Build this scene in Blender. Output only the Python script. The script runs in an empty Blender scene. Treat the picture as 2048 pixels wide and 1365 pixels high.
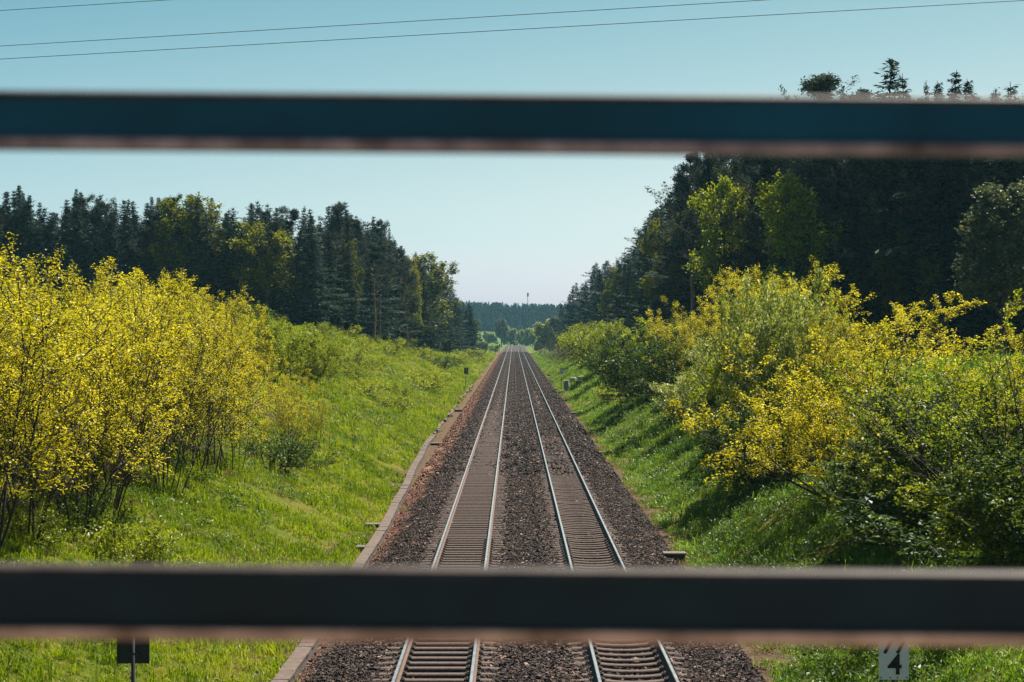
import bpy, math, random
import numpy as np
from mathutils import Vector, Matrix

R = math.radians
rng = np.random.default_rng(7)
random.seed(7)
SC = bpy.context.scene
COL = SC.collection

# ------------------------------------------------------------------ camera, sky, sun, exposure
EYE = 6.75                     # eye height above the rail heads
F = 3583.0                     # focal length in photo pixels (2048 wide)
TC = 0.42                      # middle line between the two tracks
cam = bpy.data.cameras.new("camera")
cam.sensor_width = 36.0
cam.lens = 36.0 * F / 2048.0
cam.clip_start = 0.05
cam.clip_end = 9000.0
cam.dof.use_dof = True
cam.dof.focus_distance = 110.0
cam.dof.aperture_fstop = 8.0
cam_o = bpy.data.objects.new("camera", cam)
cam_o.location = (0, 0, EYE)
cam_o.rotation_euler = (R(90) - math.atan(17.5 / F), 0, math.atan(3.5 / F))
COL.objects.link(cam_o)
SC.camera = cam_o

SUN_AZ, SUN_EL = R(35), R(59)  # azimuth from the line of the track towards the east bank
world = bpy.data.worlds.new("World")
SC.world = world
world.use_nodes = True
wn, wl = world.node_tree.nodes, world.node_tree.links
wn.clear()
sky = wn.new("ShaderNodeTexSky")
sky.sky_type = 'NISHITA'
sky.sun_disc = False
sky.sun_elevation = SUN_EL
sky.sun_rotation = SUN_AZ
sky.altitude = 400
sky.air_density = 1.0
sky.dust_density = 1.0
sky.ozone_density = 2.5
tint = wn.new("ShaderNodeMix")
tint.data_type = 'RGBA'
tint.blend_type = 'MULTIPLY'
tint.inputs[0].default_value = 1.0
tint.inputs[7].default_value = (4.66, 4.66, 4.66, 1)
bg = wn.new("ShaderNodeBackground")
bg.inputs[1].default_value = 0.10
wo = wn.new("ShaderNodeOutputWorld")
# the clear spring sky of the photograph falls off faster from the pale horizon than the raw model
pre = wn.new("ShaderNodeMix"); pre.data_type = 'RGBA'; pre.blend_type = 'MULTIPLY'; pre.inputs[0].default_value = 1.0
pre.inputs[7].default_value = (0.146, 0.146, 0.146, 1)
wl.new(sky.outputs[0], pre.inputs[6])
sps = wn.new("ShaderNodeSeparateColor"); cmb = wn.new("ShaderNodeCombineColor")
wl.new(pre.outputs[2], sps.inputs[0])
def sky_pow(src, pw, gain):
    a = wn.new("ShaderNodeMath"); a.operation = 'POWER'; a.inputs[1].default_value = pw
    b = wn.new("ShaderNodeMath"); b.operation = 'MULTIPLY'; b.inputs[1].default_value = gain
    wl.new(src, a.inputs[0]); wl.new(a.outputs[0], b.inputs[0])
    return b.outputs[0]
g_out = sky_pow(sps.outputs[1], 1.5, 0.84)
rmax = wn.new("ShaderNodeMath"); rmax.operation = 'MAXIMUM'
wl.new(sky_pow(g_out, 2.0, 1.04), rmax.inputs[0]); wl.new(sky_pow(sps.outputs[0], 2.2, 1.02), rmax.inputs[1])
wl.new(rmax.outputs[0], cmb.inputs[0]); wl.new(g_out, cmb.inputs[1]); wl.new(sky_pow(g_out, 0.62, 0.91), cmb.inputs[2])
wl.new(cmb.outputs[0], tint.inputs[6])
wl.new(tint.outputs[2], bg.inputs[0])
wl.new(bg.outputs[0], wo.inputs[0])

sun = bpy.data.lights.new("sun", 'SUN')
sun.energy = 5.0
sun.angle = R(0.53)
sun.color = (1.0, 0.93, 0.80)
sun_o = bpy.data.objects.new("sun", sun)
S = Vector((math.sin(SUN_AZ) * math.cos(SUN_EL), math.cos(SUN_AZ) * math.cos(SUN_EL), math.sin(SUN_EL)))
sun_o.rotation_euler = S.to_track_quat('Z', 'Y').to_euler()
sun_o.location = (60, 60, 90)
COL.objects.link(sun_o)

vs = SC.view_settings
vs.view_transform = 'Standard'
vs.look = 'None'
vs.exposure = 1.1
vs.gamma = 1.0
SC.cycles.use_denoising = True
SC.cycles.denoiser = 'OPENIMAGEDENOISE'
SC.cycles.denoising_prefilter = 'NONE'
SC.cycles.use_adaptive_sampling = False
SC.cycles.max_bounces = 6
SC.cycles.diffuse_bounces = 3
SC.cycles.glossy_bounces = 2
SC.cycles.transmission_bounces = 4
SC.cycles.volume_bounces = 0
SC.cycles.volume_step_rate = 10
SC.cycles.sample_clamp_indirect = 1.5

# ------------------------------------------------------------------ helpers
def tag(o, label=None, cat=None, group=None, kind=None):
    for k, v in (("label", label), ("category", cat), ("group", group), ("kind", kind)):
        if v:
            o[k] = v
    return o

def link(name, me, parent=None, mats=()):
    o = bpy.data.objects.new(name, me)
    COL.objects.link(o)
    if parent is not None:
        o.parent = parent
    return o

def thing(name, label, cat, loc=(0, 0, 0), rz=0.0, group=None):
    o = bpy.data.objects.new(name, None)
    o.empty_display_size = 0.2
    COL.objects.link(o)
    o.location = loc
    o.rotation_euler = (0, 0, rz)
    return tag(o, label, cat, group)

def mesh(name, verts, quads=None, tris=None, mats=(), midx=None, smooth=False, fattr=None):
    verts = np.asarray(verts, np.float32).reshape(-1, 3)
    q = np.zeros((0, 4), np.int32) if quads is None or len(quads) == 0 else np.asarray(quads, np.int32)
    t = np.zeros((0, 3), np.int32) if tris is None or len(tris) == 0 else np.asarray(tris, np.int32)
    me = bpy.data.meshes.new(name)
    me.vertices.add(len(verts))
    me.vertices.foreach_set("co", verts.ravel())
    n = len(q) + len(t)
    if n:
        idx = np.concatenate([q.ravel(), t.ravel()])
        tot = np.concatenate([np.full(len(q), 4), np.full(len(t), 3)])
        st = np.concatenate([[0], np.cumsum(tot)[:-1]])
        me.loops.add(len(idx))
        me.loops.foreach_set("vertex_index", idx.astype(np.int32))
        me.polygons.add(n)
        me.polygons.foreach_set("loop_start", st.astype(np.int32))
        if midx is not None:
            me.polygons.foreach_set("material_index", np.asarray(midx, np.int32))
        me.polygons.foreach_set("use_smooth", np.full(n, bool(smooth)))
        if fattr:
            for k, v in fattr.items():
                a = me.attributes.new(k, 'FLOAT', 'FACE')
                a.data.foreach_set("value", np.asarray(v, np.float32))
    for m in mats:
        me.materials.append(m)
    me.update(calc_edges=True)
    return me

class MB:
    """collects boxes, prisms and tubes into one mesh"""
    def __init__(s):
        s.v, s.q, s.t, s.qm, s.tm = [], [], [], [], []
        s.n = 0
    def add(s, v, q=(), t=(), m=0):
        v = np.asarray(v, float).reshape(-1, 3)
        s.v.append(v)
        for f in q:
            s.q.append([i + s.n for i in f]); s.qm.append(m)
        for f in t:
            s.t.append([i + s.n for i in f]); s.tm.append(m)
        s.n += len(v)
    def box(s, lo, hi, m=0, bev=0.0):
        lo, hi = np.array(lo, float), np.array(hi, float)
        if bev <= 0:
            x0, y0, z0 = lo; x1, y1, z1 = hi
            v = [(x0, y0, z0), (x1, y0, z0), (x1, y1, z0), (x0, y1, z0), (x0, y0, z1), (x1, y0, z1), (x1, y1, z1), (x0, y1, z1)]
            s.add(v, [(3, 2, 1, 0), (4, 5, 6, 7), (0, 1, 5, 4), (1, 2, 6, 5), (2, 3, 7, 6), (3, 0, 4, 7)], m=m)
            return
        b = bev
        v = []
        for sz in (0, 1):
            for sy in (0, 1):
                for sx in (0, 1):
                    c = np.array([hi[0] if sx else lo[0], hi[1] if sy else lo[1], hi[2] if sz else lo[2]])
                    d = np.array([-1 if sx else 1, -1 if sy else 1, -1 if sz else 1]) * b
                    for ax in range(3):      # vertex lying on the face normal to ax
                        p = c + d
                        p[ax] = c[ax]
                        v.append(p)
        def i(sx, sy, sz, ax):
            return ((sz * 2 + sy) * 2 + sx) * 3 + ax
        q, t = [], []
        for ax in range(3):
            for sd in (0, 1):
                o1, o2 = [a for a in range(3) if a != ax]
                ring = []
                for (u, w) in ((0, 0), (1, 0), (1, 1), (0, 1)):
                    k = [0, 0, 0]; k[ax] = sd; k[o1] = u; k[o2] = w
                    ring.append(i(*k, ax))
                q.append(ring)
        for ax in range(3):                   # edges parallel to ax
            o1, o2 = [a for a in range(3) if a != ax]
            for u in (0, 1):
                for w in (0, 1):
                    k0 = [0, 0, 0]; k0[o1] = u; k0[o2] = w
                    k1 = list(k0); k1[ax] = 1
                    q.append([i(*k0, o1), i(*k1, o1), i(*k1, o2), i(*k0, o2)])
        for sx in (0, 1):
            for sy in (0, 1):
                for sz in (0, 1):
                    t.append([i(sx, sy, sz, a) for a in range(3)])
        s.add(v, q, t, m)
    def tube(s, pts, rad, k=8, m=0, cap=True):
        pts = [np.array(p, float) for p in pts]
        rad = rad if hasattr(rad, '__len__') else [rad] * len(pts)
        rings = []
        v = []
        for i, p in enumerate(pts):
            d = pts[min(i + 1, len(pts) - 1)] - pts[max(i - 1, 0)]
            d /= np.linalg.norm(d)
            a = np.cross(d, [0, 0, 1.0] if abs(d[2]) < 0.9 else [1.0, 0, 0]); a /= np.linalg.norm(a)
            b = np.cross(d, a)
            for j in range(k):
                th = 2 * math.pi * j / k
                v.append(p + rad[i] * (math.cos(th) * a + math.sin(th) * b))
        q = []
        for i in range(len(pts) - 1):
            for j in range(k):
                j2 = (j + 1) % k
                q.append((i * k + j, i * k + j2, (i + 1) * k + j2, (i + 1) * k + j))
        t = []
        if cap:
            c0, c1 = len(v), len(v) + 1
            v += [pts[0], pts[-1]]
            for j in range(k):
                j2 = (j + 1) % k
                t.append((c0, j2, j)); t.append((c1, (len(pts) - 1) * k + j, (len(pts) - 1) * k + j2))
        s.add(v, q, t, m)
    def build(s, name, mats, parent=None, smooth=False):
        me = s.me(name, mats, smooth)
        return link(name, me, parent)
    def me(s, name, mats, smooth=False):
        mats = mats if isinstance(mats, (list, tuple)) else [mats]
        me = mesh(name, np.concatenate(s.v), s.q, s.t, mats, s.qm + s.tm, smooth)
        import bmesh
        bm = bmesh.new(); bm.from_mesh(me)
        bmesh.ops.recalc_face_normals(bm, faces=bm.faces)
        bm.to_mesh(me); bm.free()
        return me

# ------------------------------------------------------------------ terrain shape
def smooth_noise(x, y, seed, scale, octaves=3):
    r = np.random.default_rng(seed)
    out = np.zeros_like(np.asarray(x, float) + np.asarray(y, float))
    amp, tot = 1.0, 0.0
    f = 1.0 / scale
    for _ in range(octaves):
        for _k in range(4):
            a = r.uniform(0, 2 * math.pi); ph = r.uniform(0, 6.28); g = f * r.uniform(0.7, 1.4) * 2.2
            out = out + amp * np.sin((x * math.cos(a) + y * math.sin(a)) * g + ph)
        tot += amp * 2.0
        amp *= 0.5; f *= 2.1
    return out / tot

ZL = [-60, 120, 190, 223, 295, 423, 520, 700, 5000]
HL = [8.0, 7.9, 7.5, 6.75, 3.9, 0.9, -0.2, -0.4, -0.4]
ZR = [-60, 90, 200, 300, 400, 500, 600, 5000]
HR = [5.0, 5.0, 4.6, 3.6, 2.2, 0.9, -0.2, -0.4]
FZ = [0, 720, 1000, 1380, 1600, 2300, 2700, 3300, 6000]
FH = [0, 0, 2.2, 6.9, 9.5, 16.0, 30.0, 34.0, 30.0]

def track_z(y):
    y = np.asarray(y, float)
    return -np.clip(y - 930.0, 0, 400) ** 2 * 6e-5

def ground_z(x, y):
    x, y = np.broadcast_arrays(np.asarray(x, float), np.asarray(y, float))
    base = -0.78 + track_z(np.minimum(y, 1150)) * np.clip((1380 - y) / 220, 0, 1)
    side = np.where(x < 0, np.interp(y, ZL, HL), np.interp(y, ZR, HR))
    dl, dr = -x - 6.0, x - 6.35
    d = np.where(x < 0, dl, dr)
    g = np.where(x < 0, 0.50, 0.60)
    w = smooth_noise(x, y, 3, 9.0) * 0.30
    slope = base + np.clip(d, 0, None) * g + w * np.clip(d / 2.0, 0, 1)
    top = side + 0.012 * np.clip(np.abs(x) - 16, 0, 120) + smooth_noise(x, y, 5, 40.0, 2) * 0.35
    top = np.maximum(top, base)
    k = 0.55                                    # rounded crest
    h = -np.log(np.exp(-slope / k) + np.exp(-top / k)) * k
    h = np.where(d < 0, base, np.maximum(h, base))
    far = np.interp(y, FZ, FH) * np.clip((np.abs(x - TC) - 9) / 14, 0, 1)
    far = np.where(y > 1100, np.maximum(far, np.interp(y, FZ, FH) * np.clip((y - 1150) / 150, 0, 1)), far)
    tilt = np.clip(-x * 0.03, -2.2, 2.2) * np.clip((y - 700) / 500, 0, 1)
    return h + far + tilt

def hit(px, py):
    """where the line of sight through a photo pixel meets the ground: used to measure positions"""
    Z = np.arange(28.0, 1200.0, 0.25)
    x = (px - 1027.5) / F * Z
    z = EYE - (py - 665.0) / F * Z
    g = ground_z(x, Z)
    k = np.argmax(g >= z)
    if not (g >= z).any():
        k = len(Z) - 1
    return float(x[k]), float(Z[k]), float(g[k])

def gz(x, y):
    return float(ground_z(np.array([x]), np.array([y]))[0])

# ------------------------------------------------------------------ materials
def new_mat(name):
    m = bpy.data.materials.new(name)
    m.use_nodes = True
    n = m.node_tree.nodes
    n.clear()
    out = n.new("ShaderNodeOutputMaterial")
    return m, n, m.node_tree.links, out

def ramp(n, l, fac, stops):
    r = n.new("ShaderNodeValToRGB")
    while len(r.color_ramp.elements) < len(stops):
        r.color_ramp.elements.new(0.5)
    for e, (p, c) in zip(r.color_ramp.elements, stops):
        e.position = p; e.color = (*c, 1)
    l.new(fac, r.inputs[0])
    return r.outputs[0]

def noise(n, l, vec, scale, detail=3.0, rough=0.55):
    t = n.new("ShaderNodeTexNoise")
    t.inputs["Scale"].default_value = scale
    t.inputs["Detail"].default_value = detail
    t.inputs["Roughness"].default_value = rough
    if vec is not None:
        l.new(vec, t.inputs["Vector"])
    return t.outputs["Fac"]

def math_n(n, l, op, a, b=None, clamp=False):
    m = n.new("ShaderNodeMath"); m.operation = op; m.use_clamp = clamp
    for i, v in enumerate((a, b)):
        if v is None: continue
        if isinstance(v, (int, float)): m.inputs[i].default_value = v
        else: l.new(v, m.inputs[i])
    return m.outputs[0]

def mix_c(n, l, fac, a, b, mode='MIX'):
    m = n.new("ShaderNodeMix"); m.data_type = 'RGBA'; m.blend_type = mode
    for i, v in ((0, fac), (6, a), (7, b)):
        if isinstance(v, (int, float)): m.inputs[i].default_value = v
        elif isinstance(v, tuple): m.inputs[i].default_value = (*v, 1)
        else: l.new(v, m.inputs[i])
    return m.outputs[2]

def plain(name, col, rough=0.7, metal=0.0, var=0.25, scale=8.0, bump=0.0, col2=None, spec=0.4):
    m, n, l, out = new_mat(name)
    p = n.new("ShaderNodeBsdfPrincipled")
    geo = n.new("ShaderNodeNewGeometry")
    f = noise(n, l, geo.outputs["Position"], scale, 5.0)
    lo = tuple(c * (1 - var) for c in col)
    hi = tuple(min(1, c * (1 + var)) for c in (col2 or col))
    c = ramp(n, l, f, [(0.3, lo), (0.7, hi)])
    l.new(c, p.inputs["Base Color"])
    p.inputs["Roughness"].default_value = rough
    p.inputs["Metallic"].default_value = metal
    p.inputs["Specular IOR Level"].default_value = spec
    if bump:
        b = n.new("ShaderNodeBump"); b.inputs["Strength"].default_value = bump; b.inputs["Distance"].default_value = 0.02
        l.new(f, b.inputs["Height"]); l.new(b.outputs[0], p.inputs["Normal"])
    l.new(p.outputs[0], out.inputs[0])
    return m

def leaf_mat(name, stops, transl=0.42, gloss=0.05, grough=0.42, hue=0.0, tint_gain=1.15, patch=0.0):
    """leaf: diffuse, light coming through, a little sheen; each leaf has its own tone, each plant a slight shift"""
    m, n, l, out = new_mat(name)
    at = n.new("ShaderNodeAttribute"); at.attribute_name = "tint"
    oi = n.new("ShaderNodeObjectInfo")
    f = math_n(n, l, 'ADD', at.outputs["Fac"], math_n(n, l, 'MULTIPLY', math_n(n, l, 'SUBTRACT', oi.outputs["Random"], 0.5), 0.35), True)
    if patch:
        geo = n.new("ShaderNodeNewGeometry")
        pn = math_n(n, l, 'ADD', noise(n, l, geo.outputs["Position"], 0.5, 4.0), math_n(n, l, 'MULTIPLY', noise(n, l, geo.outputs["Position"], 0.13, 2.0), 0.7))
        f = math_n(n, l, 'ADD', f, math_n(n, l, 'MULTIPLY', math_n(n, l, 'SUBTRACT', pn, 0.85), patch), True)
    c = ramp(n, l, f, stops)
    d = n.new("ShaderNodeBsdfDiffuse"); l.new(c, d.inputs[0])
    t = n.new("ShaderNodeBsdfTranslucent")
    tc = mix_c(n, l, 1.0, c, (tint_gain, tint_gain, 0.55), 'MULTIPLY')
    l.new(tc, t.inputs[0])
    mx = n.new("ShaderNodeMixShader"); mx.inputs[0].default_value = transl
    l.new(d.outputs[0], mx.inputs[1]); l.new(t.outputs[0], mx.inputs[2])
    g = n.new("ShaderNodeBsdfGlossy"); g.inputs["Roughness"].default_value = grough
    g.inputs[0].default_value = (0.9, 0.95, 1, 1)
    mg = n.new("ShaderNodeMixShader"); mg.inputs[0].default_value = gloss
    l.new(mx.outputs[0], mg.inputs[1]); l.new(g.outputs[0], mg.inputs[2])
    l.new(mg.outputs[0], out.inputs[0])
    return m

M = {}
M['maple'] = leaf_mat("maple_leaf", [(0.0, (0.07, 0.095, 0.006)), (0.45, (0.44, 0.39, 0.010)), (0.8, (0.68, 0.585, 0.016)), (1.0, (0.74, 0.66, 0.09))], 0.5, 0.02)
M['lime'] = leaf_mat("lime_leaf", [(0.0, (0.09, 0.125, 0.008)), (0.5, (0.26, 0.31, 0.010)), (1.0, (0.44, 0.45, 0.03))], 0.45, 0.02)
M['green'] = leaf_mat("green_leaf", [(0.0, (0.022, 0.048, 0.012)), (0.5, (0.07, 0.115, 0.016)), (1.0, (0.19, 0.23, 0.025))], 0.38, 0.02)
M['pale'] = leaf_mat("pale_leaf", [(0.0, (0.08, 0.11, 0.015)), (0.5, (0.27, 0.31, 0.04)), (0.85, (0.44, 0.46, 0.13)), (1.0, (0.70, 0.72, 0.52))], 0.38, 0.06)
M['field'] = leaf_mat("field_leaf", [(0.0, (0.09, 0.13, 0.035)), (0.5, (0.22, 0.26, 0.075)), (1.0, (0.38, 0.40, 0.14))], 0.45, 0.03)
M['grey'] = leaf_mat("grey_leaf", [(0.0, (0.04, 0.055, 0.03)), (0.5, (0.10, 0.12, 0.065)), (1.0, (0.26, 0.27, 0.15))], 0.3, 0.03)
M['oak'] = leaf_mat("tree_leaf", [(0.0, (0.04, 0.06, 0.010)), (0.5, (0.17, 0.19, 0.018)), (1.0, (0.36, 0.34, 0.04))], 0.38, 0.02)
M['needle'] = leaf_mat("needles", [(0.0, (0.008, 0.020, 0.020)), (0.6, (0.032, 0.058, 0.054)), (1.0, (0.12, 0.145, 0.12))], 0.12, 0.0, 0.55)
M['pine'] = leaf_mat("pine_needles", [(0.0, (0.010, 0.022, 0.022)), (0.6, (0.045, 0.066, 0.058)), (1.0, (0.15, 0.16, 0.13))], 0.12, 0.0, 0.55)
M['twig'] = plain("dry_twigs", (0.10, 0.075, 0.05), 0.9, var=0.4, scale=3)
M['bark'] = plain("bark", (0.055, 0.042, 0.034), 0.9, var=0.45, scale=6, bump=0.4)
M['stem'] = plain("stem_bark", (0.045, 0.034, 0.028), 0.85, var=0.4, scale=5)
M['pinebark'] = plain("pine_bark", (0.22, 0.145, 0.11), 0.9, var=0.45, scale=4, bump=0.4)
M['grass'] = leaf_mat("grass_blade", [(0.0, (0.055, 0.10, 0.004)), (0.5, (0.195, 0.28, 0.004)), (0.9, (0.33, 0.38, 0.012)), (1.0, (0.42, 0.38, 0.11))], 0.45, 0.015, patch=1.5)
M['grass2'] = leaf_mat("grass_cool_blade", [(0.0, (0.045, 0.105, 0.008)), (0.5, (0.13, 0.24, 0.014)), (0.9, (0.25, 0.34, 0.035)), (1.0, (0.34, 0.37, 0.13))], 0.42, 0.02, patch=1.5)
M['straw'] = leaf_mat("straw_blade", [(0.0, (0.13, 0.10, 0.035)), (0.5, (0.24, 0.19, 0.08)), (1.0, (0.36, 0.30, 0.16))], 0.3, 0.03)
M['weed'] = leaf_mat("weed_leaf", [(0.0, (0.025, 0.065, 0.010)), (0.5, (0.08, 0.145, 0.016)), (1.0, (0.20, 0.26, 0.035))], 0.38, 0.03, 0.45)
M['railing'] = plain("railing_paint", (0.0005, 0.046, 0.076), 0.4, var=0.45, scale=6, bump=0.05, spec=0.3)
M['railing_low'] = plain("shaded_railing_paint", (0.004, 0.016, 0.022), 0.45, var=0.45, scale=9, bump=0.05, spec=0.25)  # same railing paint, with the lower bar's weaker light put into the colour
M['lip'] = plain("worn_lit_primer", (0.46, 0.25, 0.165), 0.8, var=0.7, scale=14, col2=(0.56, 0.34, 0.24), spec=0.02)  # worn primer, brightened to paint in warm light bounced off the deck
M['lip_shaded'] = plain("worn_shaded_primer", (0.20, 0.135, 0.13), 0.7, var=0.55, scale=26, col2=(0.30, 0.22, 0.21), spec=0.1)  # same primer on the upper bar, its dimmer light put into the colour
M['worn_top'] = plain("worn_top_edge", (0.045, 0.032, 0.028), 0.6, var=0.6, scale=30, spec=0.2)
M['concrete'] = plain("old_concrete", (0.108, 0.076, 0.062), 0.85, var=0.3, scale=7, bump=0.3)
M['slab'] = plain("slab_concrete", (0.12, 0.10, 0.09), 0.85, var=0.3, scale=9, bump=0.3)
M['deck'] = plain("deck_paving", (0.24, 0.19, 0.155), 0.85, var=0.2, scale=4, bump=0.2)
M['stone'] = plain("grey_stone", (0.30, 0.29, 0.31), 0.85, var=0.4, scale=5, bump=0.5)
M['sleeper'] = plain("sleeper_concrete", (0.088, 0.058, 0.047), 0.85, var=0.4, scale=11, bump=0.25)
M['clip'] = plain("rusty_steel", (0.035, 0.022, 0.017), 0.7, var=0.4, scale=30)
M['signback'] = plain("sign_back", (0.02, 0.026, 0.03), 0.6, var=0.2, scale=12)
M['signface'] = plain("sign_face", (0.80, 0.80, 0.78), 0.5, var=0.06, scale=10)
M['black'] = plain("black_paint", (0.012, 0.012, 0.012), 0.5, var=0.1)
M['post'] = plain("sign_post", (0.03, 0.035, 0.038), 0.55, var=0.25, scale=9)
M['steel'] = plain("galvanised_steel", (0.12, 0.13, 0.14), 0.5, metal=0.3, var=0.2, scale=2)
M['wire'] = plain("cable", (0.01, 0.012, 0.014), 0.5, var=0.1)

# rail: bright worn running surface, rust below
m, n, l, out = new_mat("rail_head")
p = n.new("ShaderNodeBsdfPrincipled")
geo = n.new("ShaderNodeNewGeometry")
f = noise(n, l, geo.outputs["Position"], 3.0, 6.0)
l.new(ramp(n, l, f, [(0.3, (0.30, 0.30, 0.32)), (0.7, (0.50, 0.49, 0.48))]), p.inputs["Base Color"])
p.inputs["Metallic"].default_value = 0.9
p.inputs["Roughness"].default_value = 0.36
l.new(p.outputs[0], out.inputs[0])
M['railhead'] = m
M['railweb'] = plain("rail_rust", (0.10, 0.052, 0.036), 0.75, var=0.4, scale=12)

def ballast_mat(name, stones):
    m, n, l, out = new_mat(name)
    p = n.new("ShaderNodeBsdfPrincipled")
    geo = n.new("ShaderNodeNewGeometry")
    pos = geo.outputs["Position"]
    if stones:
        at = n.new("ShaderNodeAttribute"); at.attribute_name = "tint"
        f = at.outputs["Fac"]
    else:
        v = n.new("ShaderNodeTexVoronoi"); v.inputs["Scale"].default_value = 15.0
        l.new(pos, v.inputs["Vector"])
        sp = n.new("ShaderNodeSeparateColor"); l.new(v.outputs["Color"], sp.inputs[0])
        f = sp.outputs[0]
    dark = ramp(n, l, f, [(0.0, (0.012, 0.009, 0.009)), (0.45, (0.043, 0.029, 0.025)), (0.75, (0.115, 0.076, 0.064)), (1.0, (0.34, 0.25, 0.21))])
    red = ramp(n, l, f, [(0.0, (0.10, 0.045, 0.030)), (0.5, (0.21, 0.105, 0.07)), (1.0, (0.36, 0.23, 0.17))])
    brown = ramp(n, l, f, [(0.0, (0.03, 0.02, 0.018)), (0.5, (0.07, 0.048, 0.04)), (1.0, (0.19, 0.14, 0.12))])
    xyz = n.new("ShaderNodeSeparateXYZ"); l.new(pos, xyz.inputs[0])
    big = noise(n, l, pos, 0.35, 4.0)
    # reddish grit along the west cess; dust between the rails of the east track
    xs = math_n(n, l, 'ADD', xyz.outputs[0], math_n(n, l, 'MULTIPLY', math_n(n, l, 'SUBTRACT', big, 0.5), 1.3))
    ys = n.new("ShaderNodeMapRange"); ys.inputs[1].default_value = 45; ys.inputs[2].default_value = 140
    ys.inputs[3].default_value = -4.50; ys.inputs[4].default_value = -3.70
    l.new(xyz.outputs[1], ys.inputs[0])
    mr = n.new("ShaderNodeMapRange"); mr.inputs[1].default_value = 0.28; mr.inputs[2].default_value = -0.28
    mr.inputs[3].default_value = 0; mr.inputs[4].default_value = 1
    l.new(math_n(n, l, 'SUBTRACT', xs, ys.outputs[0]), mr.inputs[0])
    c = mix_c(n, l, mr.outputs[0], dark, red)
    tr = n.new("ShaderNodeMapRange"); tr.inputs[1].default_value = 0.95; tr.inputs[2].default_value = 0.6
    l.new(math_n(n, l, 'ABSOLUTE', math_n(n, l, 'SUBTRACT', math_n(n, l, 'ABSOLUTE', math_n(n, l, 'SUBTRACT', xyz.outputs[0], TC)), 2.0)), tr.inputs[0])
    fy = n.new("ShaderNodeMapRange"); fy.inputs[1].default_value = 90; fy.inputs[2].default_value = 320
    fy.inputs[3].default_value = 0.10; fy.inputs[4].default_value = 0.60
    l.new(xyz.outputs[1], fy.inputs[0])
    c = mix_c(n, l, math_n(n, l, 'MULTIPLY', tr.outputs[0], fy.outputs[0]), c, brown)
    stain = noise(n, l, pos, 0.55, 5.0, 0.65)
    c = mix_c(n, l, 1.0, c, ramp(n, l, stain, [(0.3, (0.62, 0.60, 0.62)), (0.5, (1.0, 1.0, 1.0)), (0.72, (1.45, 1.28, 1.12))]), 'MULTIPLY')
    if not stones:
        c = mix_c(n, l, 1.0, c, (0.40, 0.40, 0.40), 'MULTIPLY')  # shade the stones cast on each other, put into the bare bed's colour
    l.new(c, p.inputs["Base Color"])
    p.inputs["Roughness"].default_value = 0.85
    p.inputs["Specular IOR Level"].default_value = 0.25
    if not stones:
        b = n.new("ShaderNodeBump"); b.inputs["Strength"].default_value = 0.9; b.inputs["Distance"].default_value = 0.05
        l.new(v.outputs["Distance"], b.inputs["Height"]); l.new(b.outputs[0], p.inputs["Normal"])
    l.new(p.outputs[0], out.inputs[0])
    return m
M['bed'] = ballast_mat("ballast_bed", False)
M['stones'] = ballast_mat("ballast_stone", True)

m, n, l, out = new_mat("earth_and_turf")
p = n.new("ShaderNodeBsdfPrincipled")
geo = n.new("ShaderNodeNewGeometry")
pos = geo.outputs["Position"]
xyz = n.new("ShaderNodeSeparateXYZ"); l.new(pos, xyz.inputs[0])
fine = noise(n, l, pos, 5.0, 6.0, 0.7)
mid = noise(n, l, pos, 0.45, 4.0)
big = noise(n, l, pos, 0.05, 3.0)
g1 = ramp(n, l, fine, [(0.25, (0.03, 0.05, 0.006)), (0.5, (0.10, 0.135, 0.010)), (0.75, (0.20, 0.22, 0.02))])
g2 = ramp(n, l, fine, [(0.25, (0.06, 0.065, 0.010)), (0.5, (0.17, 0.155, 0.018)), (0.75, (0.28, 0.24, 0.05))])
c = mix_c(n, l, ramp(n, l, mid, [(0.42, (0, 0, 0)), (0.62, (1, 1, 1))]), g1, g2)
soil = ramp(n, l, fine, [(0.25, (0.055, 0.035, 0.025)), (0.55, (0.15, 0.095, 0.06)), (0.8, (0.27, 0.19, 0.13))])
ax = math_n(n, l, 'ABSOLUTE', xyz.outputs[0])
edge = n.new("ShaderNodeMapRange"); edge.inputs[1].default_value = 6.5; edge.inputs[2].default_value = 5.9
l.new(math_n(n, l, 'ADD', ax, math_n(n, l, 'MULTIPLY', math_n(n, l, 'SUBTRACT', mid, 0.5), 1.6)), edge.inputs[0])
c = mix_c(n, l, edge.outputs[0], c, soil)
# the sandy trodden path below the east crest
sx = math_n(n, l, 'ABSOLUTE', math_n(n, l, 'SUBTRACT', math_n(n, l, 'ADD', xyz.outputs[0], math_n(n, l, 'MULTIPLY', math_n(n, l, 'SUBTRACT', mid, 0.5), 2.0)), 14.4))
pm = n.new("ShaderNodeMapRange"); pm.inputs[1].default_value = 0.55; pm.inputs[2].default_value = 0.2
l.new(sx, pm.inputs[0])
py_ = n.new("ShaderNodeMapRange"); py_.inputs[1].default_value = 95; py_.inputs[2].default_value = 80
l.new(xyz.outputs[1], py_.inputs[0])
sand = ramp(n, l, fine, [(0.3, (0.20, 0.135, 0.095)), (0.7, (0.40, 0.30, 0.22))])
c = mix_c(n, l, math_n(n, l, 'MULTIPLY', pm.outputs[0], py_.outputs[0]), c, sand)
# cooler meadow and far fields
ff = n.new("ShaderNodeMapRange"); ff.inputs[1].default_value = 620; ff.inputs[2].default_value = 900
l.new(xyz.outputs[1], ff.inputs[0])
fieldc = ramp(n, l, mid, [(0.3, (0.07, 0.12, 0.022)), (0.7, (0.11, 0.17, 0.035))])
c = mix_c(n, l, ff.outputs[0], c, fieldc)
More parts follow.
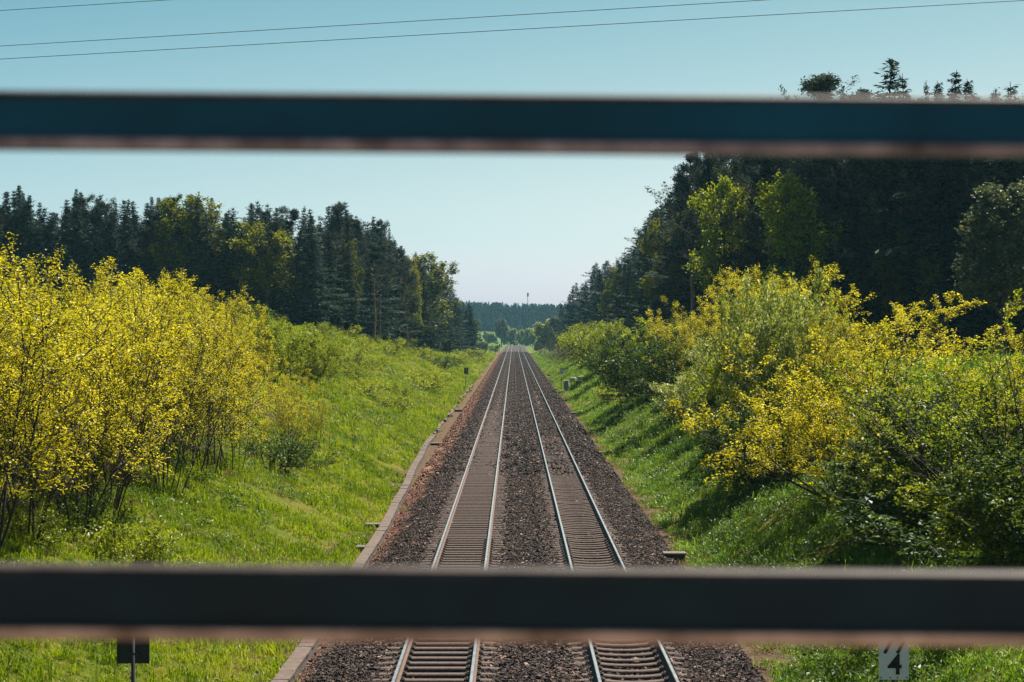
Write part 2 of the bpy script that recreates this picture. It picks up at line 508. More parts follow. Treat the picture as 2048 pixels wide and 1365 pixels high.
# needle litter below the woods
wl_ = n.new("ShaderNodeMapRange"); wl_.inputs[1].default_value = 24; wl_.inputs[2].default_value = 30
l.new(ax, wl_.inputs[0])
wy = n.new("ShaderNodeMapRange"); wy.inputs[1].default_value = 205; wy.inputs[2].default_value = 225
l.new(xyz.outputs[1], wy.inputs[0])
wy2 = n.new("ShaderNodeMapRange"); wy2.inputs[1].default_value = 640; wy2.inputs[2].default_value = 560
l.new(xyz.outputs[1], wy2.inputs[0])
litter = ramp(n, l, fine, [(0.3, (0.022, 0.018, 0.012)), (0.7, (0.06, 0.045, 0.03))])
c = mix_c(n, l, math_n(n, l, 'MULTIPLY', math_n(n, l, 'MULTIPLY', wl_.outputs[0], wy.outputs[0]), wy2.outputs[0]), c, litter)
# leaf litter under the maple thicket
tx = n.new("ShaderNodeMapRange"); tx.inputs[1].default_value = -10.9; tx.inputs[2].default_value = -12.2
l.new(math_n(n, l, 'ADD', xyz.outputs[0], math_n(n, l, 'MULTIPLY', math_n(n, l, 'SUBTRACT', mid, 0.5), 3.0)), tx.inputs[0])
tx2 = n.new("ShaderNodeMapRange"); tx2.inputs[1].default_value = -19.5; tx2.inputs[2].default_value = -18
l.new(xyz.outputs[0], tx2.inputs[0])
ty_ = n.new("ShaderNodeMapRange"); ty_.inputs[1].default_value = 100; ty_.inputs[2].default_value = 92
l.new(xyz.outputs[1], ty_.inputs[0])
litter2 = ramp(n, l, fine, [(0.3, (0.035, 0.032, 0.015)), (0.7, (0.11, 0.085, 0.045))])
c = mix_c(n, l, math_n(n, l, 'MULTIPLY', math_n(n, l, 'MULTIPLY', tx.outputs[0], tx2.outputs[0]), ty_.outputs[0]), c, litter2)
l.new(c, p.inputs["Base Color"])
p.inputs["Roughness"].default_value = 0.95
p.inputs["Specular IOR Level"].default_value = 0.1
b = n.new("ShaderNodeBump"); b.inputs["Strength"].default_value = 1.0; b.inputs["Distance"].default_value = 0.25
l.new(fine, b.inputs["Height"]); l.new(b.outputs[0], p.inputs["Normal"])
l.new(p.outputs[0], out.inputs[0])
M['ground'] = m

# ------------------------------------------------------------------ ground sheet
def axis(breaks):
    out = []
    for (a, b_, s) in breaks:
        out += list(np.arange(a, b_, s))
    return np.array(out + [breaks[-1][1]])
gx = axis([(-3000, -600, 300), (-600, -200, 40), (-200, -60, 7), (-60, -30, 2), (-30, -5, 0.5), (-5, 5.5, 3.5), (5.5, 30, 0.5), (30, 60, 2), (60, 200, 7), (200, 600, 40), (600, 3000, 300)])
gy = axis([(-60, 25, 5), (25, 140, 0.6), (140, 300, 1.5), (300, 700, 5), (700, 1500, 16), (1500, 3600, 70)])
X, Y = np.meshgrid(gx, gy)
Zg = ground_z(X, Y)
V = np.stack([X, Y, Zg], -1).reshape(-1, 3)
nx, ny = len(gx), len(gy)
ii = (np.arange(ny - 1)[:, None] * nx + np.arange(nx - 1)[None, :]).ravel()
Q = np.stack([ii, ii + 1, ii + 1 + nx, ii + nx], -1)
tag(link("ground", mesh("ground", V, Q, mats=[M['ground']], smooth=True)), "grassy railway cutting and the fields behind it", kind="structure")

# ------------------------------------------------------------------ ballast bed
def bed_profile(y):
    """x offsets and heights of the trackbed section"""
    half_x = np.array([0.0, 0.62, 1.05, 1.28, 1.40, 2.0, 2.60, 2.72, 2.95, 3.38, 3.75, 4.55, 4.95])
    half_z = np.array([-.215, -.215, -.235, -.25, -.30, -.33, -.30, -.25, -.235, -.215, -.26, -.58, -.72])
    return np.concatenate([[-5.45], -half_x[:0:-1], half_x, [5.15]]), np.concatenate([[-0.80], half_z[:0:-1], half_z, [-0.84]])
by = np.concatenate([np.arange(-60, 300, 2.0), np.arange(300, 1160, 8.0)])
px_, pz_ = bed_profile(0)
bx = np.repeat((px_ + TC)[None, :], len(by), 0)
bx = bx + smooth_noise(bx * 0, by[:, None], 11, 6.0) * 0.12 * np.interp(np.abs(px_), [3.4, 5.0], [0, 1])[None, :]
bz = pz_[None, :] + track_z(by)[:, None] + smooth_noise(bx * 3, by[:, None], 13, 2.5) * 0.012
V = np.stack([bx, np.repeat(by[:, None], bx.shape[1], 1), bz], -1).reshape(-1, 3)
nx, ny = bx.shape[1], len(by)
ii = (np.arange(ny - 1)[:, None] * nx + np.arange(nx - 1)[None, :]).ravel()
Q = np.stack([ii, ii + 1, ii + 1 + nx, ii + nx], -1)
tag(link("track_bed", mesh("track_bed", V, Q, mats=[M['bed']], smooth=True)), "dark crushed stone trackbed under both tracks", kind="structure")

# ------------------------------------------------------------------ instanced stuff
def scatter(name, pts, scl, meshes, label, tilt=0.15, upright=True, rz=None):
    """ground cover nobody could count: one object, points carrying small clumps"""
    src = bpy.data.collections.new(name + "_source")
    for k, me in enumerate(meshes):
        src.objects.link(bpy.data.objects.new(name + "_clump", me))
    me = bpy.data.meshes.new(name)
    pts = np.asarray(pts, np.float32)
    me.vertices.add(len(pts)); me.vertices.foreach_set("co", pts.ravel())
    a = me.attributes.new("scl", 'FLOAT', 'POINT'); a.data.foreach_set("value", np.asarray(scl, np.float32))
    r = np.random.default_rng(len(pts))
    rot = np.stack([r.normal(0, tilt, len(pts)), r.normal(0, tilt, len(pts)), r.uniform(0, 6.283, len(pts)) if rz is None else rz], -1).astype(np.float32)
    a = me.attributes.new("rot", 'FLOAT_VECTOR', 'POINT'); a.data.foreach_set("vector", rot.ravel())
    o = link(name, me)
    ng = bpy.data.node_groups.new(name + "_nodes", 'GeometryNodeTree')
    ng.interface.new_socket("Geometry", in_out='INPUT', socket_type='NodeSocketGeometry')
    ng.interface.new_socket("Geometry", in_out='OUTPUT', socket_type='NodeSocketGeometry')
    N, L = ng.nodes, ng.links
    gi, go = N.new("NodeGroupInput"), N.new("NodeGroupOutput")
    inst = N.new("GeometryNodeInstanceOnPoints")
    ci = N.new("GeometryNodeCollectionInfo")
    ci.inputs["Collection"].default_value = src
    ci.inputs["Separate Children"].default_value = True
    ci.inputs["Reset Children"].default_value = True
    inst.inputs["Pick Instance"].default_value = True
    s1 = N.new("GeometryNodeInputNamedAttribute"); s1.data_type = 'FLOAT'; s1.inputs["Name"].default_value = "scl"
    s2 = N.new("GeometryNodeInputNamedAttribute"); s2.data_type = 'FLOAT_VECTOR'; s2.inputs["Name"].default_value = "rot"
    rt = N.new("FunctionNodeEulerToRotation")
    L.new(s2.outputs["Attribute"], rt.inputs[0])
    L.new(gi.outputs[0], inst.inputs["Points"])
    L.new(ci.outputs[0], inst.inputs["Instance"])
    L.new(rt.outputs[0], inst.inputs["Rotation"])
    L.new(s1.outputs["Attribute"], inst.inputs["Scale"])
    L.new(inst.outputs[0], go.inputs[0])
    md = o.modifiers.new("scatter", 'NODES'); md.node_group = ng
    return tag(o, label, kind="stuff")

def stone_section(name, L, per_m2, size, seed, crib=0.0):
    r = np.random.default_rng(seed)
    W = 10.3
    n_ = int(L * W * per_m2)
    x = r.uniform(-5.35, 4.95, n_); y = r.uniform(-L / 2, L / 2, n_)
    pc = np.where((np.abs(px_) < 3.0) & (np.abs(px_) > 1.0), np.minimum(pz_ + crib, -.222), pz_)
    z = np.interp(x, px_, pc) + r.uniform(-0.3, 0.35, n_) * size
    # the cribs between sleepers lie lower beside the rails
    s = size * r.lognormal(0, 0.32, n_) * 0.5
    base = np.array([(a, b_, c_) for a in (-1, 1) for b_ in (-1, 1) for c_ in (-1, 1)], float)
    v = base[None] * (s[:, None, None] * r.uniform(0.55, 1.15, (n_, 1, 3))) * r.uniform(0.6, 1.25, (n_, 8, 3))
    ang = r.uniform(0, 6.283, (n_, 3))
    cx, sx_ = np.cos(ang), np.sin(ang)
    Rz = np.zeros((n_, 3, 3)); Rz[:, 0, 0] = cx[:, 0]; Rz[:, 0, 1] = -sx_[:, 0]; Rz[:, 1, 0] = sx_[:, 0]; Rz[:, 1, 1] = cx[:, 0]; Rz[:, 2, 2] = 1
    Rx = np.zeros((n_, 3, 3)); Rx[:, 1, 1] = cx[:, 1]; Rx[:, 1, 2] = -sx_[:, 1]; Rx[:, 2, 1] = sx_[:, 1]; Rx[:, 2, 2] = cx[:, 1]; Rx[:, 0, 0] = 1
    v = np.einsum('nij,njk,nlk->nli', Rz, Rx, v)
    v += np.stack([x, y, z], -1)[:, None]
    f = np.array([(0, 1, 3, 2), (4, 6, 7, 5), (0, 4, 5, 1), (2, 3, 7, 6), (0, 2, 6, 4), (1, 5, 7, 3)])
    q = (np.arange(n_)[:, None, None] * 8 + f[None]).reshape(-1, 4)
    tnt = np.repeat(np.clip(r.beta(1.3, 1.9, n_), 0, 1), 6)
    return mesh(name, v.reshape(-1, 3), q, mats=[M['stones']], fattr={"tint": tnt})

near = [stone_section("stone_section", 6.0, 400, 0.046, s) for s in (1, 2)]
ys_ = np.arange(30, 90, 6.0)
scatter("ballast_stones", [(TC, y, 0) for y in ys_], np.ones(len(ys_)), near, "crushed dark stone ballast in front, lit stones catching the sun", tilt=0, rz=rng.choice([0.0, 0.0], len(ys_)))
for (ya, yb, crib, pz0) in ((91, 123, 0.045, 3), (123, 163, 0.065, 5), (163, 204, 0.082, 7), (204, 640, 0.095, 9)):
    farst = [stone_section("stone_section_far", 8.0, 125, 0.072, pz0 + k_, crib) for k_ in (0, 1)]
    ys_ = np.arange(ya, yb - .5, 8.0)
    scatter("distant_ballast_stones", [(TC, y, 0) for y in ys_], np.ones(len(ys_)), farst, "crushed dark stone ballast running on into the distance", tilt=0, rz=np.zeros(len(ys_)))

# ------------------------------------------------------------------ tracks
def sleeper_mesh(kind):
    b_ = MB()
    n_ = 13
    xs = np.linspace(-1.3, 1.3, n_)
    if kind == 'flat':
        top = np.where(np.abs(xs) > 1.2, -0.02, 0.0); wid = np.full(n_, 0.098)
    else:
        top = np.interp(np.abs(xs), [0, 0.35, 0.60, 0.95, 1.3], [-0.050, -0.045, -0.004, 0.0, -0.035]); wid = np.interp(np.abs(xs), [0, 0.5, 1.3], [0.080, 0.098, 0.115])
    v, q = [], []
    for i in range(n_):
        w = wid[i]
        v += [(xs[i], -w - 0.02, -0.20), (xs[i], -w, top[i] - 0.02), (xs[i], -w + 0.02, top[i]), (xs[i], w - 0.02, top[i]), (xs[i], w, top[i] - 0.02), (xs[i], w + 0.02, -0.20)]
    for i in range(n_ - 1):
        for j in range(5):
            q.append((i * 6 + j, (i + 1) * 6 + j, (i + 1) * 6 + j + 1, i * 6 + j + 1))
    q += [(0, 1, 4, 5), (1, 2, 3, 4)]
    e = (n_ - 1) * 6
    q += [(e + 5, e + 4, e + 1, e), (e + 4, e + 3, e + 2, e + 1)]
    b_.add(v, q)
    return b_.me("sleeper", M['sleeper'])

RAILX = 0.7535
SLEEP_TOP = -0.185
prof = [(-0.075, -0.172), (-0.075, -0.160), (-0.020, -0.145), (-0.009, -0.13), (-0.009, -0.05), (-0.034, -0.038), (-0.036, -0.012), (-0.028, 0.0),
        (0.028, 0.0), (0.036, -0.012), (0.034, -0.038), (0.009, -0.05), (0.009, -0.13), (0.020, -0.145), (0.075, -0.160), (0.075, -0.172)]
def rail_mesh():
    ys = np.concatenate([np.arange(-60, 920, 20.0), np.arange(920, 1150, 6.0)])
    v, q, mi = [], [], []
    k = len(prof)
    for y in ys:
        for (x, z) in prof:
            v.append((x, y, z + float(track_z(y))))
    for i in range(len(ys) - 1):
        for j in range(k):
            j2 = (j + 1) % k
            q.append((i * k + j, i * k + j2, (i + 1) * k + j2, (i + 1) * k + j))
            mi.append(0 if j in (6, 7, 8) else 1)
    return mesh("rail", v, q, mats=[M['railhead'], M['railweb']], midx=mi)
rail_me = rail_mesh()

fb = MB()
fb.box((-0.16, -0.085, 0.0), (0.16, 0.085, 0.018), bev=0.004)
for s_ in (-1, 1):
    fb.box((s_ * 0.105 - 0.03, -0.055, 0.018), (s_ * 0.105 + 0.03, 0.055, 0.040), bev=0.008)
    fb.tube([(s_ * 0.12, 0, 0.03), (s_ * 0.12, 0, 0.062)], 0.017, 6)
fast_me = fb.me("rail_fastening", M['clip'])

def make_track(xc, kind, label, seed):
    t = thing("railway_track", label, "railway track", (xc, 0, 0), 0, "the two parallel railway tracks")
    for s_ in (-1, 1):
        o = link("rail", rail_me, t); o.location = (s_ * RAILX, 0, 0)
    sm = sleeper_mesh(kind)
    r = np.random.default_rng(seed)
    y0, pitch = 33.4, 0.60
    rest_v, rest_q = [], []
    bv = np.array([v.co[:] for v in sm.vertices]); bq = [tuple(p.vertices) for p in sm.polygons]
    nrest = 0
    ks = list(range(-60, 0)) + list(range(0, 1180))
    for k in ks:
        y = y0 + k * pitch + r.normal(0, 0.012)
        dz = SLEEP_TOP + r.normal(0, 0.004)
        dx = r.normal(0, 0.012); a = r.normal(0, 0.006)
        if 0 <= k < 100:
            o = link("sleeper", sm, t)
            o.location = (dx, y, dz); o.rotation_euler = (0, 0, a)
            if k < 45:
                for s_ in (-1, 1):
                    f_ = link("rail_fastening", fast_me, o)
                    f_.location = (s_ * RAILX - dx, 0, 0.001)
        else:
            vv = bv.copy()
            c_, s_ = math.cos(a), math.sin(a)
            xx = vv[:, 0] * c_ - vv[:, 1] * s_ + dx; yy = vv[:, 0] * s_ + vv[:, 1] * c_ + y
            rest_v.append(np.stack([xx, yy, vv[:, 2] + dz], -1))
            rest_q += [tuple(i + nrest for i in f_) for f_ in bq]
            nrest += len(bv)
    o = link("distant_sleepers", mesh("distant_sleepers", np.concatenate(rest_v), rest_q, mats=[M['sleeper']]), t)
    o["kind"] = "stuff"
    return t
make_track(TC - 2.0, 'flat', "straight railway track on flat brown sleepers, nearer the cable trough and left bank", 21)
make_track(TC + 2.0, 'dished', "straight railway track on dished concrete sleepers, nearer the numbered signs", 22)

# ------------------------------------------------------------------ cable trough with lids
TZ = [-60, 57, 73, 95, 114, 162, 250, 400]
TX = [-4.85, -4.74, -4.87, -5.27, -5.60, -5.72, -5.74, -5.74]
def trough_x(y):
    return float(np.interp(y, TZ, TX)) - 0.07 + 0.03 * math.sin(y * 0.31)
tr = thing("cable_trough", "long strip of pale concrete cable trough covers along the ballast edge", "cable trough", (0, 0, 0))
lb = MB(); lb.box((-0.175, -0.247, -0.04), (0.175, 0.247, 0.035), bev=0.008)
lid_me = lb.me("lid", M['concrete'])
wb = MB()
body_y = np.arange(24, 126.5, 1.5)
for s_ in (-1, 1):
    vv, qq = [], []
    for y in body_y:
        x = trough_x(y)
        for (dx, z) in ((s_ * 0.165, -0.85), (s_ * 0.165, -0.563), (s_ * 0.11, -0.563), (s_ * 0.11, -0.85)):
            vv.append((x + dx, y, z))
    for i in range(len(body_y) - 1):
        for j in range(3):
            qq.append((i * 4 + j, i * 4 + j + 1, (i + 1) * 4 + j + 1, (i + 1) * 4 + j))
    wb.add(vv, qq)
wb.build("trough_body", M['slab'], tr)
rest = MB()
r_ = np.random.default_rng(31)
for k in range(205):
    y = 25.0 + k * 0.5
    x = trough_x(y); a = math.atan2(trough_x(y + .5) - trough_x(y - .5), 1.0)
    if 22 <= k < 120:
        o = link("lid", lid_me, tr)
        o.location = (x + r_.normal(0, .006), y, -0.52 + r_.normal(0, .006)); o.rotation_euler = (r_.normal(0, .012), r_.normal(0, .012), -a + r_.normal(0, .012))
    else:
        rest.box((x - 0.175, y - 0.245, -0.56), (x + 0.175, y + 0.245, -0.485 + r_.normal(0, .005)))
o = rest.build("distant_lids", M['concrete'], tr); o["kind"] = "stuff"

# broken kerb of the old drain further on, stone by stone one can pick up
KB = []
kk = 0
y = 128.0
while y < 262:
    ln = float(r_.uniform(1.2, 3.4))
    if r_.uniform() < 0.72:
        b_ = MB(); b_.box((-0.10, -ln / 2, -0.25), (0.10, ln / 2, 0.10), bev=0.02)
        KB.append((b_.build("kerb_stone", M['concrete']), y))
        o = KB[-1][0]
        o.location = (trough_x(y) + r_.normal(0, 0.07), y, -0.62)
        o.rotation_euler = (r_.normal(0, .03), r_.normal(0, .15), r_.normal(0, .03))
    y += ln + float(r_.uniform(0.2, 1.6))
ORD = "first second third fourth fifth sixth seventh eighth ninth tenth eleventh twelfth thirteenth fourteenth fifteenth sixteenth seventeenth eighteenth nineteenth twentieth".split()
TENS = {20: "twenty", 30: "thirty", 40: "forty", 50: "fifty", 60: "sixty", 70: "seventy", 80: "eighty", 90: "ninety", 100: "hundred"}
def ordinal(i):
    if i < 20: return ORD[i]
    k = i + 1
    if k % 10 == 0: return {30: "thirtieth", 40: "fortieth", 50: "fiftieth", 60: "sixtieth", 70: "seventieth", 80: "eightieth", 90: "ninetieth", 100: "hundredth"}.get(k, "last")
    return TENS[k // 10 * 10] + "-" + ORD[k % 10 - 1]
for i, (o, y) in enumerate(KB):
    tag(o, f"broken concrete kerb stone beside the reddish grit, {ordinal(i)} beyond the trough's end", "kerb stone", "broken kerb stones along the left cess")

# concrete slabs standing at the ballast edge
def drain_box(px, py, wpx, hpx, label, rz=0.0):
    x, y, z = hit(px, py)
    k = y / F
    w = max(wpx * k, 0.3); h = max(hpx * k, 0.12) + 0.15
    t = thing("drain_box", label, "drain box", (x, y, z - 0.15), rz, "small concrete drain boxes at the ballast edge")
    b_ = MB(); b_.box((-w * .44, -0.20, 0), (w * .44, 0.22, h - 0.05), bev=0.015); b_.build("chamber", M['signback'], t)  # near-black material paints in the shade on the concrete's front face
    b_ = MB(); b_.box((-w * .5, -0.26, h - 0.05), (w * .5, 0.28, h + 0.02), bev=0.012); b_.build("cover", M['slab'], t)
    return t
for (px, py, w, h, lab) in [
    (748, 1058, 34, 9, "concrete drain box in the grass left of the trough, pale cover"),
    (721, 1104, 16, 10, "small stub drain box nearest the lower railing bar, left of the trough"),
    (870, 891, 26, 4, "concrete drain box across the end of the trough covers on red grit"),
    (917, 824, 17, 4, "dark drain box on red grit by the broken kerb, further than the trough's end"),
    (902, 834, 6, 3, "tiny dark drain lid on red grit between two larger boxes"),
    (940, 783, 9, 2, "flat drain box on red grit just before the second dark sign"),
    (1349, 1128, 46, 20, "largest concrete drain box at the right ballast edge with sagging dark cover"),
    (1205, 910, 16, 5, "drain box at the right ballast edge, second nearest on that side"),
    (1148, 829, 17, 3, "dark drain box in grass right of the ballast, short of the stone blocks"),
    (1133, 803, 7, 3, "little dark drain lid in grass between two boxes right of the track"),
    (1113, 781, 12, 3, "drain box at the foot of the white sign reading 77 6"),
    (1101, 762, 9, 2, "dark drain box just beyond the sign reading 77 6"),
    (1099, 753, 9, 3, "dark drain box farthest along the right ballast edge"),
]:
    drain_box(px, py, w, h, lab)

# stone blocks in the east bank
for (px, py, w, h, d_, lab) in [
    (1134, 782, 0.6, 1.3, 0.7, "upright grey stone block nearest the sign reading 77 6, tallest of three"),
    (1147, 768, 0.7, .8, .8, "squared grey stone block in the bank, middle of three stepping uphill"),
    (1162, 760, 0.8, .45, .7, "low ragged grey stone block, topmost of three in the right bank"),
]:
    x, y, z = hit(px, py)
    b_ = MB(); b_.box((-w / 2, -d_ / 2, -0.4), (w / 2, d_ / 2, h), bev=0.07)
    o = b_.build("stone_block", M['stone'])
    o.location = (x, y, z); o.rotation_euler = (R(2), R(-4), R(-14))
    tag(o, lab, "stone block", "three stone blocks in the right bank")

# ------------------------------------------------------------------ hectometre signs
def text_part(txt, size, parent, loc, rx=R(90), rz=0.0, shear=0.0):
    cu = bpy.data.curves.new("numerals", 'FONT')
    cu.body = txt; cu.size = size; cu.align_x = 'CENTER'; cu.align_y = 'CENTER'; cu.extrude = 0.002; cu.shear = shear; cu.offset = size * 0.018
    tmp = bpy.data.objects.new("numerals_tmp", cu)
    COL.objects.link(tmp)
    me = bpy.data.meshes.new_from_object(tmp.evaluated_get(bpy.context.evaluated_depsgraph_get()))
    bpy.data.objects.remove(tmp)
    me.materials.clear(); me.materials.append(M['black'])
    o = link("numerals", me, parent)
    o.location = loc; o.rotation_euler = (rx, 0, rz)
    return o

def sign(x, y, z0, zb, w, h, label, facing, top=None, low=None, lean=0.0, grp=None):
    """zb: height of the plate's lower edge over the ground at z0"""
    t = thing("distance_sign", label, "sign", (x, y, z0), 0, grp)
    t.rotation_euler = (0, lean, 0)
    b_ = MB()
    b_.tube([(0, 0.03, -0.4), (0, 0.03, zb + h + 0.05)] if facing else [(0, -0.03, -0.4), (0, -0.03, zb + h + 0.04)], 0.032, 10)
    b_.build("post", M['post'], t, True)
    b_ = MB()
    b_.box((-w / 2, -0.012, zb), (w / 2, 0.0, zb + h), bev=0.003)
    pl = b_.build("plate", M['signface'] if facing else M['signback'], t)
    if facing:
        for dx in (-w * .43, -w * .12, w * .12, w * .43):
            r2 = MB(); r2.tube([(dx, -0.018, zb + 0.035), (dx, -0.008, zb + 0.035)], 0.012, 8)
            r2.build("bolt", M['black'], pl)
        if top:
            text_part(top, h * 0.52, pl, (0, -0.0155, zb + h * 0.70), shear=0.12)
            text_part(low, h * 0.58, pl, (0.015, -0.0155, zb + h * 0.29))
    else:
        for zz in (zb + h * .2, zb + h * .8):
            c_ = MB(); c_.box((-0.09, -0.068, zz - 0.02), (0.09, -0.0125, zz + 0.02), bev=0.004)
            c_.build("bracket", M['post'], pl)
        c_ = MB()
        for s_ in (-1, 1):
            c_.box((s_ * w / 2 - 0.012, -0.03, zb + 0.0), (s_ * w / 2 + 0.012, -0.0125, zb + h))
        c_.build("edge_fold", M['signback'], pl)
    return t
g_ = gz(6.05, 28.5)
sign(6.05, 28.5, g_, 1.22 - g_, 0.478, 0.78, "large white distance sign with black 77 over 4, cut by the lower bar", True, "77", "4", 0, "white distance signs on the right")
g_ = gz(6.06, 228.5)
sign(6.06, 228.5, g_, 1.43 - g_, 0.478, 0.80, "small white distance sign with black 77 over 6 on a dark post", True, "77", "6", R(1.0), "white distance signs on the right")
g_ = gz(6.25, 428)
sign(6.25, 428, g_, 1.45 - g_, 0.48, 0.8, "tiny bluish white sign beside the dry brown bush far along the track", True, grp="white distance signs on the right")
g_ = gz(6.6, 628)
sign(6.6, 628, g_, 1.45 - g_, 0.48, 0.8, "faintest white sign on the right, farthest before the far shrubs", True, grp="white distance signs on the right")
g_ = gz(-5.95, 28)
sign(-5.95, 28, g_, 1.57 - g_, 0.485, 0.78, "near dark sign seen from behind below the lower bar", False, grp="dark signs seen from behind on the left")
g_ = gz(-6.2, 228)
sign(-6.2, 228, g_, 1.45 - g_, 0.50, 0.8, "dark sign back on a leaning post at the foot of the left bank", False, lean=R(3), grp="dark signs seen from behind on the left")
g_ = gz(-6.95, 428)
sign(-6.95, 428, g_, 1.5 - g_, 0.48, 0.8, "small dark sign back among pale shrubs, third along the left side", False, grp="dark signs seen from behind on the left")
g_ = gz(-5.75, 628)
sign(-5.75, 628, g_, 1.3 - g_, 0.5, 0.9, "farthest dark sign back on the left, lower of the tiny pair", False, grp="dark signs seen from behind on the left")
# small signal beside it
x, y = -5.2, 655.0
t = thing("track_signal", "tiny dark signal head on a post, taller of the far pair", "signal", (x, y, gz(x, y)))
b_ = MB(); b_.tube([(0, 0, -.3), (0, 0, 2.2)], 0.05, 8); b_.build("post", M['post'], t, True)
b_ = MB(); b_.box((-.25, -.1, 2.2), (.25, .1, 3.2), bev=.05); b_.build("signal_head", M['signback'], t)

# ------------------------------------------------------------------ bridge railing in front of the camera, deck below it
RD = 1.20
t = thing("bridge_railing", "dark steel bridge railing of two bars close to the viewer, out of focus", "railing", (0, RD, EYE), 0)
t.rotation_euler = (0, R(0.42), 0)
def bar(zc_top, face, lip, lipdep, lipslope, paint, lipmat):
    """a bar with rounded top edge and a worn lip along its lower edge"""
    L_ = 6.0
    ztop, zbot = zc_top, zc_top - face
    b_ = MB()
    sec = [(0.0, zbot), (0.0, ztop - 0.006), (0.002, ztop - 0.002), (0.006, ztop), (0.016, ztop), (0.02, ztop - 0.004), (0.02, zbot - lip + 0.004), (0.016, zbot - lip), (0.004, zbot - lip), (0.0, zbot - lip + 0.001)]
    def extr(sec, xs, jit=0.0):
        v, q = [], []
        k = len(sec)
        for i, x in enumerate(xs):
            for (yy, zz) in sec:
                v.append((x, yy, zz))
        for i in range(len(xs) - 1):
            for j in range(k):
                j2 = (j + 1) % k
                q.append((i * k + j, i * k + j2, (i + 1) * k + j2, (i + 1) * k + j))
        v += [(xs[0], *sec[0])] * 0
        return v, q + [tuple(range(k))[:4]] * 0
    v, q = extr(sec, np.linspace(-L_, L_, 90))
    k = len(sec)
    worn = [f_ for i_, f_ in enumerate(q) if i_ % k in (1, 2, 3, 4)]
    b_.add(v, [f_ for i_, f_ in enumerate(q) if i_ % k not in (1, 2, 3, 4)])
    b_.add(v, worn, m=1)
    o = b_.build("bar", [paint, M['worn_top']], t)
    ls = [(-0.0005, zbot + 0.0005), (-lipdep, zbot - lip * lipslope), (-lipdep, zbot - lip * 0.85), (-lipdep + 0.001, zbot - lip), (-0.0005, zbot - lip)]
    v, q = extr(ls, np.linspace(-L_, L_, 90))
    c_ = MB(); c_.add(v, q)
    c_.build("worn_lip", lipmat, o)
    return o
bar((665 - 186) / F * RD, 96 / F * RD, 23 / F * RD, 0.004, 0.15, M['railing'], M['lip_shaded'])
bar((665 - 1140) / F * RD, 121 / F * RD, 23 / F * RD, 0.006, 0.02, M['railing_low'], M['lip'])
for s_ in (-11 / 3, -7 / 3, -1, 1, 7 / 3, 11 / 3):
    b_ = MB(); b_.box((s_ * 1.5 - 0.025, 0.0205, -1.38), (s_ * 1.5 + 0.025, 0.08, 0.30), bev=0.005)
    b_.build("post", M['railing'], t)
b_ = MB()
b_.box((-13, -4.2, EYE - 1.75), (13, RD + 0.25, EYE - 1.40), bev=0.03)
tag(b_.build("bridge_deck", M['deck']), "concrete bridge deck the railing stands on, below the view", kind="structure")

# ------------------------------------------------------------------ plants: growing limbs and leaves
UP = np.array([0, 0, 1.0])
def nrm(v):
    return v / (np.linalg.norm(v) + 1e-9)
def tilt_dir(d, ang, az):
    a = np.cross(d, [0.3, 0.9, 0.1] if abs(d[2]) > 0.9 else UP); a = nrm(a)
    b_ = np.cross(d, a)
    return nrm(math.cos(ang) * d + math.sin(ang) * (math.cos(az) * a + math.sin(az) * b_))

class Grow:
    def __init__(s, seed):
        s.r = np.random.default_rng(seed); s.segs = []; s.anc = []
    def limb(s, p, d, L, rad, lvl, c):
        n_ = c['seg'][lvl]
        kids = c['kids'][lvl] if lvl < len(c['kids']) else 0
        st = c['start'][lvl] if lvl < len(c['start']) else 1
        az = s.r.uniform(0, 6.28)
        nd = max(1, round(n_ * (1 - st)))
        for i in range(n_):
            tt = (i + 1) / n_
            d = nrm(d + s.r.normal(0, c['wob'][lvl], 3) + UP * c['trop'][lvl])
            p2 = p + d * (L / n_)
            r2 = rad * (1 - tt * 0.75)
            s.segs.append((p, p2, rad * (1 - (tt - 1 / n_) * 0.75), r2))
            if kids and tt >= st - 1e-6:
                m_ = kids / nd
                m_ = int(m_) + (1 if s.r.uniform() < m_ - int(m_) else 0)
                for _ in range(m_):
                    az += 2.4 + s.r.normal(0, .4)
                    cl = L * c['ratio'][lvl] * (1.15 - c.get('fall', 0.6) * tt) * s.r.uniform(.7, 1.25)
                    s.limb(p2, tilt_dir(d, c['ang'][lvl] * s.r.uniform(.7, 1.3), az), cl, max(r2 * 0.62, 0.004), lvl + 1, c)
            if lvl >= c['leaflvl'] and tt >= c['leafst']:
                s.anc.append((p2, d, lvl))
            p = p2
        if lvl < c['leaflvl']:
            s.anc.append((p, d, lvl))

def tubes(segs, k=5, minr=0.0):
    if not segs:
        return np.zeros((0, 3)), np.zeros((0, 4), int)
    P0 = np.array([s[0] for s in segs]); P1 = np.array([s[1] for s in segs])
    r0 = np.maximum(np.array([s[2] for s in segs]), minr); r1 = np.maximum(np.array([s[3] for s in segs]), minr)
    d = P1 - P0; d /= np.linalg.norm(d, axis=1, keepdims=True) + 1e-9
    ref = np.where(np.abs(d[:, 2:3]) > 0.9, np.array([[1.0, 0, 0]]), np.array([[0, 0, 1.0]]))
    a = np.cross(d, ref); a /= np.linalg.norm(a, axis=1, keepdims=True) + 1e-9
    b_ = np.cross(d, a)
    th = np.arange(k) * 2 * math.pi / k
    ring = np.cos(th)[None, :, None] * a[:, None] + np.sin(th)[None, :, None] * b_[:, None]
    v = np.concatenate([P0[:, None] + ring * r0[:, None, None], P1[:, None] + ring * r1[:, None, None]], 1)
    j = np.arange(k); j2 = (j + 1) % k
    f = np.stack([j, j2, j2 + k, j + k], -1)
    q = (np.arange(len(segs))[:, None, None] * 2 * k + f[None]).reshape(-1, 4)
    return v.reshape(-1, 3), q

